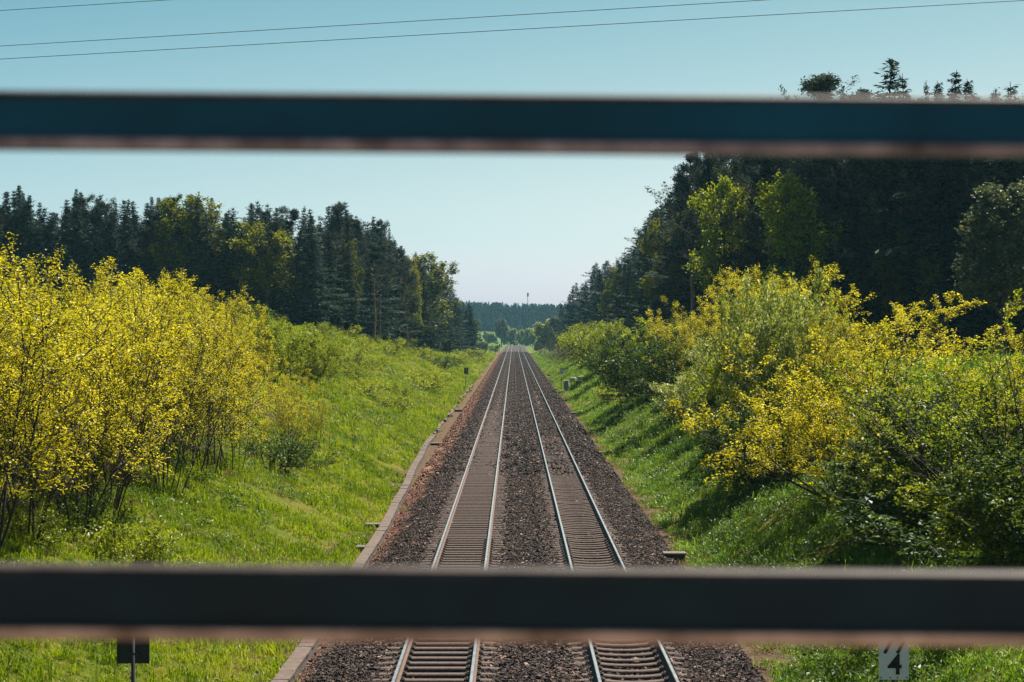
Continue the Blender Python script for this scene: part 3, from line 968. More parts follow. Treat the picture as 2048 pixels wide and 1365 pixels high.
def leaves(r, c, size, asp=0.6, flat=0.35, droop=0.0, fold=0.25, out=None):
    """one rhombic leaf (folded along its midrib) at every centre c"""
    n_ = len(c)
    nrmv = r.normal(0, 1, (n_, 3)); nrmv[:, 2] = np.abs(nrmv[:, 2]) + flat * 2.0
    nrmv /= np.linalg.norm(nrmv, axis=1, keepdims=True)
    a = r.normal(0, 1, (n_, 3)) if out is None else out + r.normal(0, .45, (n_, 3))
    a[:, 2] -= droop
    a -= nrmv * np.sum(a * nrmv, 1, keepdims=True)
    a /= np.linalg.norm(a, axis=1, keepdims=True) + 1e-9
    b_ = np.cross(nrmv, a)
    L = size * r.uniform(.65, 1.3, (n_, 1)); W = L * asp
    lift = nrmv * (W * fold)
    v = np.stack([c - a * L * .5, c + b_ * W * .5 + lift + a * L * .06, c + a * L * .5, c - b_ * W * .5 + lift + a * L * .06], 1)
    q = np.arange(n_ * 4).reshape(n_, 4)
    return v.reshape(-1, 3), q

def cluster(r, anc, per, rad):
    """leaf centres round the anchors, tone per clump plus per leaf"""
    A = np.array([a[0] for a in anc])
    n_ = len(A)
    idx = np.repeat(np.arange(n_), per)
    off = r.normal(0, 1, (len(idx), 3)); off /= np.linalg.norm(off, axis=1, keepdims=True)
    off *= rad * r.uniform(0, 1, (len(idx), 1)) ** 0.6
    c = A[idx] + off
    t_ = np.clip(r.normal(.5, .17, n_)[idx] + r.normal(0, .16, len(idx)), 0, 1)
    return c, t_

BANK = {}
def add_variant(kind, trunk, crown, H):
    if kind in ('spruce', 'pine'):
        H = max(v.co.z for v in crown.vertices) - .1
    top = max(crown.vertices, key=lambda v: v.co.z).co
    if 'broadleaf' in kind:                # where the middle of the crown stands over the foot
        co = np.zeros(len(crown.vertices) * 3, np.float32); crown.vertices.foreach_get("co", co)
        ax, ay = np.median(co.reshape(-1, 3)[:, :2], 0)
    else:
        ax, ay = top.x, top.y
    BANK.setdefault(kind, []).append((trunk, crown, H, (float(ax), float(ay))))

def leafy(kind, seeds, H, cfg, leafmat, stemmat, per, rad, size, asp=.6, flat=.35, droop=0.0, base=None, k=5, minr=0.006, keep=1.0):
    for sd in seeds:
        g = Grow(sd)
        stems = cfg['stems']
        n_ = stems if isinstance(stems, int) else int(g.r.integers(stems[0], stems[1] + 1))
        for i in range(n_):
            az = 6.283 * (i + g.r.uniform(-.3, .3)) / n_
            lean = cfg['lean'] * g.r.uniform(.3, 1.2) if n_ > 1 else cfg['lean'] * g.r.uniform(-1, 1)
            p = np.array([math.cos(az), math.sin(az), 0]) * cfg.get('foot', 0) * g.r.uniform(.3, 1)
            d = nrm(np.array([math.cos(az) * math.sin(lean), math.sin(az) * math.sin(lean), math.cos(lean)]))
            g.limb(p - UP * 0.15, d, H * cfg['len'] * g.r.uniform(.75, 1.05), cfg['rad'] * g.r.uniform(.7, 1.2), 0, cfg)
        anc = g.anc
        if keep < 1:
            anc = [a for a in anc if g.r.uniform() < keep]
        c, t_ = cluster(g.r, anc, per, rad)
        c[:, 2] = np.maximum(c[:, 2], 0.05)
        v, q = leaves(g.r, c, size, asp, flat, droop)
        crown = mesh(kind + "_crown", v, q, mats=[leafmat], fattr={"tint": t_})
        tv, tq = tubes(g.segs, k, minr)
        trunk = mesh(kind + "_stems", tv, tq, mats=[stemmat], smooth=True)
        top = float(np.percentile(c[:, 2], 99.7))
        add_variant(kind, trunk, crown, top)

MAPLE = dict(stems=(6, 9), lean=.30, foot=.45, len=.92, rad=.023, seg=[10, 4, 2], kids=[13, 4], start=[.12, .3], wob=[.05, .12, .2], trop=[.05, .06, .03],
             ang=[.75, .7], ratio=[.36, .55], leaflvl=1, leafst=.3, fall=.75)
leafy('maple', (101, 102, 103, 104, 105, 106), 6.0, MAPLE, M['maple'], M['stem'], 19, .17, .060, .75, .5, .5, keep=.58, minr=.008)
SPREAD = dict(stems=(7, 8), lean=.95, foot=.35, len=1.1, rad=.05, seg=[9, 5, 2], kids=[10, 4], start=[.25, .25], wob=[.07, .12, .2], trop=[.035, .04, .0],
              ang=[.8, .7], ratio=[.45, .4], leaflvl=1, leafst=.25, fall=.7)
leafy('spreading_maple', (111, 112), 5.0, SPREAD, M['maple'], M['stem'], 12, .15, .078, .8, .5, .6)
FAN = dict(stems=(12, 15), lean=1.15, foot=.5, len=1.0, rad=.03, seg=[8, 4, 2], kids=[9, 4], start=[.2, .3], wob=[.09, .14, .2], trop=[.015, .02, .0],
           ang=[.8, .7], ratio=[.38, .5], leaflvl=1, leafst=.3, fall=.7)
leafy('fan_maple', (121, 122), 4.2, FAN, M['maple'], M['stem'], 13, .16, .07, .8, .6, .5)
SHRUB = dict(stems=(12, 16), lean=.75, foot=.5, len=.95, rad=.018, seg=[6, 3, 2], kids=[8, 3], start=[.15, .3], wob=[.08, .15, .2], trop=[.03, .02, .0],
             ang=[.8, .7], ratio=[.42, .5], leaflvl=1, leafst=.3, fall=.6)
leafy('green_shrub', (131, 132, 133), 3.0, SHRUB, M['green'], M['stem'], 8, .19, .11, .65, .3, .2)
leafy('lime_shrub', (141, 142, 143), 3.0, SHRUB, M['lime'], M['stem'], 8, .18, .105, .65, .3, .2)
leafy('pale_shrub', (151, 152), 3.0, dict(SHRUB, lean=.5), M['pale'], M['stem'], 9, .18, .10, .55, .2, .1)
LOW = dict(SHRUB, stems=(14, 18), lean=1.1, len=.9, seg=[4, 2], kids=[6], start=[.2], leaflvl=0, leafst=.3, wob=[.12, .2], trop=[.05, .02], ratio=[.5], ang=[.8])
leafy('low_shrub', (161, 162, 163), 1.2, LOW, M['lime'], M['stem'], 7, .13, .085, .65, .3, .2)
leafy('low_green_shrub', (171, 172), 1.2, LOW, M['green'], M['stem'], 8, .14, .085, .65, .3, .2)
OPEN = dict(stems=(6, 8), lean=.8, foot=.5, len=1.0, rad=.035, seg=[9, 5, 2], kids=[7, 3], start=[.3, .5], wob=[.10, .14, .2], trop=[.06, .06, .02],
            ang=[.8, .7], ratio=[.42, .4], leaflvl=1, leafst=.65, fall=.6)
leafy('open_shrub', (181, 182), 4.5, OPEN, M['lime'], M['stem'], 14, .14, .08, .7, .5, .4, keep=.6)
leafy('dry_bush', (191,), 3.0, dict(SHRUB, kids=[9, 4]), M['twig'], M['twig'], 2, .18, .06, .4, .2, .1)
leafy('sapling', (201, 202), 2.0, dict(stems=(2, 4), lean=.2, foot=.1, len=1.0, rad=.010, seg=[7, 3], kids=[5], start=[.3], wob=[.07, .12], trop=[.06, .06], ang=[.6], ratio=[.3], leaflvl=1, leafst=.6, fall=.4),
      M['lime'], M['stem'], 2, .07, .07, .7, .5, .4)
BROAD = dict(stems=1, lean=.06, foot=0, len=.80, rad=.20, seg=[10, 6, 3, 2], kids=[16, 6, 3], start=[.22, .25, .3], wob=[.05, .12, .16, .2], trop=[.03, .07, .03, 0],
             ang=[.85, .8, .7], ratio=[.42, .45, .5], leaflvl=2, leafst=.3, fall=.55)
leafy('broadleaf', (211, 212, 213, 214), 13.0, BROAD, M['oak'], M['bark'], 5, .50, .27, .75, .4, .3, k=6, minr=.02)
leafy('bright_broadleaf', (221, 222), 13.0, dict(BROAD, trop=[.04, .10, .03, 0]), M['lime'], M['bark'], 4, .48, .26, .75, .4, .3, k=6, minr=.02)
leafy('grey_broadleaf', (231,), 11.0, dict(BROAD, kids=[22, 7, 4], ang=[.75, .7, .7], ratio=[.36, .45, .5], lean=.02), M['grey'], M['bark'], 4, .42, .20, .7, .4, .2, k=6, minr=.02)
leafy('field_shrub', (241, 242), 5.0, dict(BROAD, stems=(3, 4), lean=.35, foot=.3, len=.75, rad=.07, kids=[10, 5, 2], start=[.12, .25, .3]), M['field'], M['bark'], 7, .42, .26, .7, .4, .2, minr=.02)
leafy('pale_field_shrub', (251,), 5.0, dict(BROAD, stems=(3, 4), lean=.4, foot=.3, len=.75, rad=.07, kids=[10, 5, 2], start=[.12, .25, .3]), M['field'], M['bark'], 6, .42, .24, .7, .4, .2, minr=.02)

def spruce(kind, sd, H, Rm, start=.10, per=1.0, spray=.46, mat=None, irregular=.40, barem=None):
    r = np.random.default_rng(sd)
    segs = []
    p = np.array([0, 0, -.3]); d = UP.copy(); n_ = 16
    pts = [p]
    for i in range(n_):
        d = nrm(d + r.normal(0, .012, 3)); p2 = p + d * (H + .3) / n_
        rr = .165 * (H / 16)
        segs.append((p, p2, rr * (1 - i / n_) + .012, rr * (1 - (i + 1) / n_) + .012)); p = p2; pts.append(p)
    pts = np.array(pts)
    C, A, T, SZ = [], [], [], []
    z = start * H
    while z < H * .985:
        u = z / H
        axis_p = np.array([np.interp(z, pts[:, 2], pts[:, 0]), np.interp(z, pts[:, 2], pts[:, 1]), z])
        env = Rm * (1 - u) ** .95 * (1 if u > start + .12 else .55 + .45 * (u - start) / .12) + .12
        nb = int(r.integers(4, 7)) if u < .9 else 4
        az0 = r.uniform(0, 6.28)
        for b_ in range(nb):
            az = az0 + 6.283 * b_ / nb + r.normal(0, .25)
            L = env * r.lognormal(-.05, irregular)
            pitch = np.interp(u, [0, .5, .85, 1], [-.42, -.22, .25, .8]) + r.normal(0, .10)
            o_ = np.array([math.cos(az), math.sin(az), 0])
            nseg = max(3, int(L / .33 * per) + 2)
            tone = r.normal(.5, .18)
            q0 = axis_p; 
            for s_ in range(nseg):
                tt = (s_ + 1) / nseg
                pt = pitch + .45 * tt * tt * (1 if u < .8 else 0)
                q1 = q0 + (o_ * math.cos(pt) + UP * math.sin(pt)) * L / nseg
                if s_ < 2 or L > 1.2:
                    segs.append((q0, q1, .03 * (1 - tt * .7), .03 * (1 - tt * .8)))
                if tt > .18:
                    side = np.cross(o_, UP)
                    wdt = (.42 * L * (1 - tt * .75) + .10)
                    for w_ in (-1, -.45, .1, .6, 1):
                        if r.uniform() > .86: continue
                        C.append(q1 + side * w_ * wdt * r.uniform(.3, .9) * .8 + r.normal(0, .05, 3) - UP * abs(w_) * .10)
                        A.append(o_ * .8 + side * w_ * .8 - UP * .25)
                        T.append(tone + r.normal(0, .15) + .12 * tt); SZ.append(spray * np.interp(u, [0, .75, 1], [1.1, .85, .45]))
                q0 = q1
        z += H * .026 * r.uniform(.7, 1.3) * (1.0 if u < .8 else .7)
    C = np.array(C); A = np.array(A); T = np.clip(T, 0, 1)
    v, q = leaves(r, C, np.array(SZ)[:, None], .36, .45, .15, .1, A)
    crown = mesh(kind + "_crown", v, q, mats=[mat or M['needle']], fattr={"tint": T})
    tv, tq = tubes(segs, 5, .012)
    add_variant(kind, mesh(kind + "_trunk", tv, tq, mats=[M['bark']], smooth=True), crown, H)

for i, (sd, Rm) in enumerate(((301, 2.6), (302, 3.1), (303, 2.3), (304, 2.8), (305, 3.3))):
    spruce('spruce', sd, 16.0, Rm)

def pine(kind, sd, H, start):
    r = np.random.default_rng(sd)
    g = Grow(sd)
    p = np.array([0, 0, -.3]); d = UP.copy(); n_ = 18
    tips = []
    for i in range(n_):
        d = nrm(d + r.normal(0, .03, 3) + UP * .05); p2 = p + d * (H + .3) / n_
        rr = .19
        g.segs.append((p, p2, rr * (1 - .85 * i / n_), rr * (1 - .85 * (i + 1) / n_)))
        u = (i + 1) / n_
        if u > start:
            for b_ in range(int(r.integers(3, 5))):
                az = r.uniform(0, 6.28)
                L = H * .17 * r.lognormal(-.1, .35) * np.interp(u, [start, start + .2, .8, 1], [.7, 1, .75, .3])
                up = np.interp(u, [start, 1], [.1, .9]) + r.normal(0, .15)
                c = dict(seg=[5, 3], kids=[6], start=[.3], wob=[.12, .2], trop=[.08, .10], ang=[.8], ratio=[.38], leaflvl=0, leafst=.55, fall=.4)
                g.limb(p2, nrm(np.array([math.cos(az), math.sin(az), math.tan(min(up, 1.2))])), L, .05, 0, c)
        elif u > .25 and r.uniform() < .5:
            az = r.uniform(0, 6.28); L = r.uniform(.6, 1.6)
            g.segs.append((p2, p2 + np.array([math.cos(az), math.sin(az), -.1]) * L, .03, .012))
        p = p2
    g.anc.append((p, d, 0)); g.anc.append((p - UP * .3, d, 0))
    c, t_ = cluster(r, g.anc, 24, .40)
    c[:, 2] = c[:, 2] + .05
    v, q = leaves(r, c, .27, .30, .25, -.4, .1)
    crown = mesh(kind + "_crown", v, q, mats=[M['pine']], fattr={"tint": t_})
    tv, tq = tubes(g.segs, 6, .014)
    add_variant(kind, mesh(kind + "_trunk", tv, tq, mats=[M['pinebark']], smooth=True), crown, H)
for sd, st in ((311, .40), (312, .48), (313, .34), (314, .55)):
    pine('pine', sd, 18.0, st)

NAMES = dict(maple=("young_maple", "stems", "foliage"), spreading_maple=("maple_tree", "trunk", "crown"), fan_maple=("maple_bush", "stems", "foliage"),
             green_shrub=("green_shrub", "stems", "foliage"), lime_shrub=("yellow_green_shrub", "stems", "foliage"), pale_shrub=("pale_shrub", "stems", "foliage"),
             low_shrub=("low_shrub", "stems", "foliage"), low_green_shrub=("low_green_shrub", "stems", "foliage"), open_shrub=("open_shrub", "stems", "foliage"),
             dry_bush=("dry_bush", "stems", "foliage"), sapling=("sapling", "stems", "foliage"), broadleaf=("broadleaf_tree", "trunk", "crown"),
             bright_broadleaf=("bright_broadleaf_tree", "trunk", "crown"), grey_broadleaf=("grey_leaved_tree", "trunk", "crown"),
             field_shrub=("field_shrub", "trunk", "crown"), pale_field_shrub=("pale_field_shrub", "trunk", "crown"), spruce=("spruce_tree", "trunk", "crown"), pine=("pine_tree", "trunk", "crown"))
CATS = dict(spruce="tree", pine="tree", broadleaf="tree", bright_broadleaf="tree", grey_broadleaf="tree", spreading_maple="tree", maple="young tree", sapling="sapling")

def plant(kind, x, y, h, label, group=None, var=None, wide=1.0, rz=None, sink=0.0):
    tr_, cr, H, apex = BANK[kind][(var if var is not None else int(rng.integers(0, 99))) % len(BANK[kind])]
    nm = NAMES[kind]
    s_ = h / H
    a = rng.uniform(0, 6.28) if rz is None else rz
    if kind in ('spruce', 'pine') or 'broadleaf' in kind:        # a leaning stem stands a little aside of its tip
        x -= (apex[0] * math.cos(a) - apex[1] * math.sin(a)) * s_ * wide
        y -= (apex[0] * math.sin(a) + apex[1] * math.cos(a)) * s_ * wide
    t = thing(nm[0], label, CATS.get(kind, "shrub"), (x, y, gz(x, y) - sink), a, group)
    t.scale = (s_ * wide, s_ * wide, s_)
    link(nm[1], tr_, t); link(nm[2], cr, t)
    return t

# ------------------------------------------------------------------ west bank: thicket of young maples
spots = []
for z_ in np.arange(39.5, 70, 2.9):
    spots.append((-11.2 + rng.normal(0, .45), z_ + rng.normal(0, .5), rng.uniform(5.3, 7.0)))
for z_ in np.arange(42, 88, 4.4):
    spots.append((-13.6 + rng.normal(0, .5), z_ + rng.normal(0, .8), rng.uniform(5.0, 5.9)))
for z_ in np.arange(50, 97, 6.5):
    spots.append((-16.6 + rng.normal(0, .6), z_ + rng.normal(0, 1.0), rng.uniform(4.0, 4.9)))
spots.sort(key=lambda s_: s_[0] / s_[1])
for i, (x, y, h) in enumerate(spots):
    row = "front" if x > -12.5 else ("middle" if x > -15.2 else "back")
    plant('maple', x, y, h, f"yellow young maple, {row} of the left thicket, {ordinal(i)} from its left end", "yellow young maples in the left thicket", wide=rng.uniform(.95, 1.15))

L_SHRUBS = [
    ('maple', -10.6, 84.0, 4.0, "small yellow maple standing out at the thicket's right-hand edge"),
    ('maple', -10.0, 80.0, 3.2, "lowest yellow maple at the thicket's foot above a dark bush"),
    ('maple', -9.7, 87.5, 2.9, "little yellow maple on the slope, outermost of the thicket"),
    ('low_green_shrub', -10.0, 74.0, 1.5, "dark rounded bush under the thicket's right end, left of a pair"),
    ('low_green_shrub', -9.5, 78.5, 1.3, "dark rounded bush at the thicket's right end, right of a pair"),
    ('lime_shrub', -16.0, 112.0, 3.6, "bright yellow-green shrub just right of the maple thicket, tallest there"),
    ('lime_shrub', -15.2, 120.0, 3.4, "bright yellow-green shrub on the left bank, second past the thicket"),
    ('lime_shrub', -14.5, 127.0, 3.2, "bright yellow-green shrub on the left bank, third past the thicket"),
    ('lime_shrub', -14.2, 133.0, 2.2, "bright yellow-green shrub lowest on the left bank, fourth past the thicket"),
    ('lime_shrub', -17.5, 122.0, 2.9, "yellow-green shrub higher up behind the bright row past the thicket"),
    ('green_shrub', -19.0, 128.0, 3.2, "dark green shrub at the bank top behind the maple thicket"),
    ('green_shrub', -17.2, 138.0, 1.8, "dark green shrub in the gap behind the bright row"),
    ('sapling', -8.6, 82.0, 2.0, "bare thin sapling on the open grass right of the thicket"),
    ('sapling', -8.3, 92.0, 2.1, "twiggy sapling with few leaves in the middle of the left slope"),
    ('sapling', -8.9, 97.0, 1.7, "short thin sapling higher on the open left slope"),
    ('low_shrub', -9.8, 44.5, 1.0, "low yellow shrub at the lower left, just above the lower bar"),
    ('low_shrub', -8.7, 44.0, .8, "small yellow weed shrub beside the low one above the lower bar"),
    ('low_shrub', -11.3, 42.0, .9, "leafy low shrub at the left frame edge above the lower bar"),
    ('low_green_shrub', -10.9, 46.0, .9, "low green weeds shrub under the leftmost maple stems"),
]
for (k_, x, y, h, lab) in L_SHRUBS:
    plant(k_, x, y, h, lab, "shrubs on the left bank" if 'maple' not in k_ else "yellow young maples in the left thicket", wide=1.0)
# low scrub dotted over the left slope
sc = []
for (px, py) in [(770, 812), (790, 822), (812, 815), (745, 800), (722, 790), (755, 780), (800, 795), (700, 755), (735, 740), (760, 730), (790, 745), (820, 735), (850, 760), (700, 720), (670, 705), (720, 700),
                 (745, 690), (775, 705), (805, 715), (835, 712), (862, 722), (880, 735), (905, 725), (925, 715), (640, 670), (668, 668), (690, 676), (725, 682), (770, 696), (810, 700), (850, 704), (880, 708), (655, 690), (690, 700),
                 (930, 728), (950, 722), (895, 745), (840, 775), (870, 765), (680, 735), (660, 745), (710, 775)]:
    x, y, z = hit(px, py)
    sc.append((px, x, y))
sc.sort()
sc = [a for i, a in enumerate(sc) if i % 3 != 1]
for i, (px, x, y) in enumerate(sc):
    dark = (i % 7 == 3)
    plant('low_green_shrub' if dark else 'low_shrub', x, y, rng.uniform(.8, 1.5) * (1 + max(0, y - 150) / 220),
          f"{'dark' if dark else 'pale'} scrubby bush on the open left slope, {ordinal(i)} counting from the left", "scrubby bushes over the left slope", wide=rng.uniform(1.0, 1.5))

# ------------------------------------------------------------------ east bank shrubs
R_SHRUBS = [
    ('lime_shrub', 1935, 905, 760, 1.1, "yellow-green shrub on the crest hiding the meadow's near edge"),
    ('lime_shrub', 2010, 900, 740, 1.0, "yellow-green shrub on the crest behind the tall open shrub"),
    ('maple', 2050, 960, 690, .9, "upright yellow-green young maple cut by the right frame edge"),
    ('maple', 1482, 880, 605, .8, "upright yellow young maple rising out of the pale shrubs, left one"),
    ('maple', 1535, 900, 600, .8, "upright yellow young maple rising out of the pale shrubs, right one"),
    ('maple', 1440, 930, 720, .8, "small yellow young maple low in front of the pale shrubs"),
    ('maple', 1590, 930, 660, .8, "yellow young maple between the pale shrubs and the big maple bush"),
    # kind, base px, base py, top py, wide, label
    ('fan_maple', 1655, 1005, 705, 1.0, "big yellow maple bush spreading low over the right bank"),
    ('fan_maple', 1760, 950, 720, 1.0, "yellow maple bush behind the big spreading one on the right bank"),
    ('green_shrub', 1850, 1040, 820, 1.25, "dark shaded shrub between the big yellow bush and the nearest open shrub"),
    ('green_shrub', 1745, 1080, 960, 1.5, "dark leafy undergrowth shrub at the foot of the big yellow bush"),
    ('low_green_shrub', 1830, 1120, 1010, 1.6, "low dark undergrowth shrub just above the lower bar on the right"),
    ('open_shrub', 1985, 1130, 640, 1.0, "tall open shrub with curved bare branches at the right frame edge"),
    ('open_shrub', 2075, 1110, 650, 1.0, "open leafy shrub cut off by the right frame edge"),
    ('open_shrub', 1905, 1010, 700, .9, "open shrub with long dark rods left of the frame edge one"),
    ('lime_shrub', 1965, 1150, 985, 1.3, "small-leaved yellow-green shrub low at the right, above the lower bar"),
    ('green_shrub', 2055, 1140, 900, 1.2, "dark green shrub in the lower right corner behind the lower bar"),
    ('pale_shrub', 1475, 955, 630, .50, "tall pale green shrub with glinting leaves on the right bank"),
    ('pale_shrub', 1525, 940, 650, .50, "pale glinting shrub right behind the tall pale one"),
    ('green_shrub', 1500, 985, 830, 1.0, "dark green shrub in shade below the tall pale shrub"),
    ('pale_shrub', 1400, 880, 700, .7, "pale shrub left of the tall pale one, half its height"),
    ('pale_shrub', 1345, 880, 765, 1.2, "whitish blossoming shrub low on the right bank"),
    ('lime_shrub', 1430, 905, 740, 1.0, "yellow-green shrub between the whitish and the tall pale shrubs"),
    ('green_shrub', 1420, 925, 830, 1.2, "low dark shrub at the lower edge of the right shrub belt"),
    ('green_shrub', 1330, 850, 690, 1.1, "dark green shrub in the middle of the right belt, largest dark one"),
    ('green_shrub', 1275, 815, 670, 1.1, "dark green shrub left of the largest dark one"),
    ('green_shrub', 1235, 790, 690, 1.1, "dark green shrub nearest the stone blocks"),
    ('lime_shrub', 1260, 815, 745, 1.2, "low yellow-green shrub at the lower edge left of the dark shrubs"),
    ('lime_shrub', 1300, 780, 640, 1.1, "olive yellow shrub behind the dark shrubs"),
    ('low_shrub', 1240, 822, 785, 1.6, "flat orange-yellow weed bush below the left dark shrubs"),
    ('maple', 1360, 800, 620, 1.0, "yellow young maple behind the dark shrubs, leftmost on the right bank"),
    ('maple', 1405, 810, 600, 1.0, "yellow young maple behind the dark shrubs, second on the right bank"),
    ('maple', 1450, 800, 585, 1.0, "yellow young maple above the pale shrubs, third on the right bank"),
    ('maple', 1500, 800, 570, 1.0, "yellow young maple above the pale shrubs, fourth on the right bank"),
    ('maple', 1550, 820, 590, 1.0, "yellow young maple left of the spreading maple, fifth on the right bank"),
    ('maple', 1600, 830, 610, 1.0, "yellow young maple beneath the spreading maple's branches"),
    ('maple', 1690, 880, 690, 1.0, "yellow young maple below the spreading maple's trunk"),
    ('lime_shrub', 1620, 860, 690, 1.0, "yellow-green shrub behind the big yellow maple bush"),
    ('pale_shrub', 1580, 850, 640, .8, "slim pale shrub in front of the spreading maple"),
    ('lime_shrub', 1205, 765, 660, 1.1, "yellow-green shrub above the sign reading 77 6"),
    ('green_shrub', 1185, 752, 680, 1.1, "green shrub just right of the sign reading 77 6"),
    ('lime_shrub', 1225, 730, 640, 1.2, "tall yellow-green shrub on the right crest before the far conifers"),
    ('pale_shrub', 1165, 735, 668, 1.1, "silvery shrub left of the green one by the sign"),
    ('lime_shrub', 1150, 730, 660, 1.0, "yellow-green shrub beyond the sign reading 77 6"),
    ('dry_bush', 1107, 733, 685, 1.3, "dry brown leafless bush beside the far right track"),
    ('dry_bush', 1125, 735, 690, 1.2, "dry brown leafless bush, right one of the pair"),
    ('lime_shrub', 1135, 700, 655, 1.0, "bright yellow shrub on the right in front of the farthest conifers"),
]
for i, (k_, px, py, top, wd, lab) in enumerate(R_SHRUBS):
    x, y, z = hit(px, py)
    h = max(.5, (py - top) / F * y)
    if x < 11.0 and h > 1.0: x += 1.3 if y > 66 else .5
    if px > 1400 and h > 1.5: h *= 1.12
    plant(k_, x, y, h, lab, "plants of the right bank", var=i, wide=wd * (1.0 if h > 1.4 else 1.1))
# the spreading maple on the crest
x, y = 15.0, 73.0
plant('spreading_maple', x, y, 5.0, "spreading yellow maple with long rising branches against the dark wood", None, var=0, wide=1.25, rz=R(75))
plant('spreading_maple', 13.2, 76.0, 4.4, "yellow maple left of the spreading one, branches reaching up left", None, var=1, wide=1.1, rz=R(200))

# ------------------------------------------------------------------ valley shrubs further along
V_SHRUBS = [
    ('field_shrub', 985, 700, 668, 960, "pale yellow shrub left of the track's end, before the tall one"),
    ('grey_broadleaf', 1003, 691, 638, 900, "tall ragged tree standing where the tracks vanish"),
    ('field_shrub', 1018, 690, 655, 1010, "yellow-green shrub right of the tall ragged tree"),
    ('field_shrub', 1030, 690, 662, 1020, "rounded shrub straight beyond the track's end"),
    ('field_shrub', 1060, 692, 657, 960, "domed pale green shrub right of the track's end"),
    ('pale_field_shrub', 1075, 692, 660, 880, "domed grey-green shrub right of the track, beside the pale dome"),
    ('pale_field_shrub', 1090, 700, 664, 700, "silvery domed shrub on the right before the far wood"),
    ('field_shrub', 1082, 705, 680, 640, "small pale shrub behind the faint white sign"),
    ('field_shrub', 970, 706, 684, 640, "small dark-hearted shrub left of the track by the far signs"),
    ('green_shrub', 988, 708, 690, 660, "dark green shrub beside the tiny pair of signs"),
    ('field_shrub', 958, 722, 700, 460, "rounded pale yellow shrub behind the third dark sign"),
    ('pale_field_shrub', 940, 724, 704, 430, "silvery shrub at the right foot of the left wood"),
    ('field_shrub', 1100, 668, 640, 620, "yellow-leaved tree edge right of the far wood"),
    ('grey_broadleaf', 1112, 690, 635, 600, "grey-leaved tree leaning out at the end of the right wood"),
    ('field_shrub', 1045, 690, 667, 1030, "low shrub right of the vanishing tracks"),
    ('field_shrub', 975, 690, 664, 1000, "pale shrub at the edge of the far green field"),
]
for (k_, px, py, top, Z, lab) in V_SHRUBS:
    x = (px - 1027.5) / F * Z
    z0 = gz(x, Z)
    h = max(1.5, EYE - (top - 665) / F * Z - z0)
    plant(k_, x, Z, h, lab, "shrubs in the valley", wide=1.15)

# ------------------------------------------------------------------ the two woods
def edge_at(px, poly):
    s_ = (px - 1027.5) / F
    P = np.array(poly)
    for i in range(len(P) - 1):
        f0 = P[i, 0] - s_ * P[i, 1]; f1 = P[i + 1, 0] - s_ * P[i + 1, 1]
        if f0 * f1 <= 0 and f0 != f1:
            u = f0 / (f0 - f1)
            q = P[i] + (P[i + 1] - P[i]) * u
            return float(q[0]), float(q[1])
    return None
L_EDGE = [(-95, 215), (-60, 218), (-40, 216), (-28, 212), (-23.5, 205), (-22.5, 225), (-17, 295), (-14, 345), (-11, 423), (-10, 490), (-9.5, 560)]
R_EDGE = [(13.5, 640), (14, 500), (15.5, 400), (16.5, 300), (17.5, 230), (18.5, 180), (20, 158), (24, 140), (31, 127), (45, 120), (75, 112), (95, 112)]
LT = [(-30, 400), (40, 372), (100, 415), (155, 380), (190, 395), (235, 392), (300, 395), (365, 395), (400, 400), (445, 410), (480, 415), (535, 408), (590, 414), (625, 418), (680, 404), (715, 440), (745, 440), (780, 460), (800, 490), (850, 510), (885, 540), (910, 572), (940, 606), (960, 660)]
RT = [(1120, 590), (1150, 560), (1210, 515), (1260, 495), (1290, 440), (1340, 395), (1385, 300), (1430, 290), (1500, 260), (1560, 225), (1650, 212), (1850, 205), (2080, 205)]
def wood(side, edge, tops, pxs, mix, rows, gap):
    tx, ty = [a for a, _ in tops], [b_ for _, b_ in tops]
    out = []
    for px in pxs:
        e = edge_at(px, edge)
        if not e: continue
        x, y = e
        k = math.hypot(x, y); ux, uy = x / k, y / k
        for r_i in range(rows):
            dd = r_i * gap + rng.uniform(-.3, .3) * gap
            xx = x + (ux * dd if abs(x) > 28 else np.sign(x) * dd * .9) + rng.normal(0, .5)
            yy = y + (uy * dd if abs(x) > 28 else dd * .25) + rng.normal(0, .5)
            pxx = 1027.5 + xx / yy * F
            top = np.interp(pxx, tx, ty)
            h = EYE - (top - 665) / F * yy - gz(xx, yy)
            h *= (rng.uniform(.78, 1.04) if r_i else rng.uniform(.74, 1.0))
            out.append((pxx, xx, yy, h, r_i, mix(pxx, r_i)))
    return out
def mixL(px, row):
    u = rng.uniform()
    if px >= 870: return 'spruce'
    if 800 < px: return 'broadleaf' if u < .15 and row < 2 else 'spruce'
    if px > 600 and u < .05: return 'broadleaf'
    if row >= 3: return 'spruce'
    if 470 < px < 660 and u < .03 and row < 2: return 'broadleaf'
    return 'pine' if u > .74 else 'spruce'
def mixR(px, row):
    u = rng.uniform()
    if px < 1350: return 'broadleaf' if u < .05 and row < 2 else 'spruce'
    if row >= 3: return 'spruce'
    return 'pine' if u < .5 else 'spruce'
treesL = wood('left', L_EDGE, LT, list(np.arange(-40, 700, 22)) + list(np.arange(700, 959, 14)), mixL, 4, 4.5)
treesR = wood('right', R_EDGE, RT, list(np.arange(1125, 1380, 16)) + list(np.arange(1380, 2100, 34)), mixR, 6, 4.2)
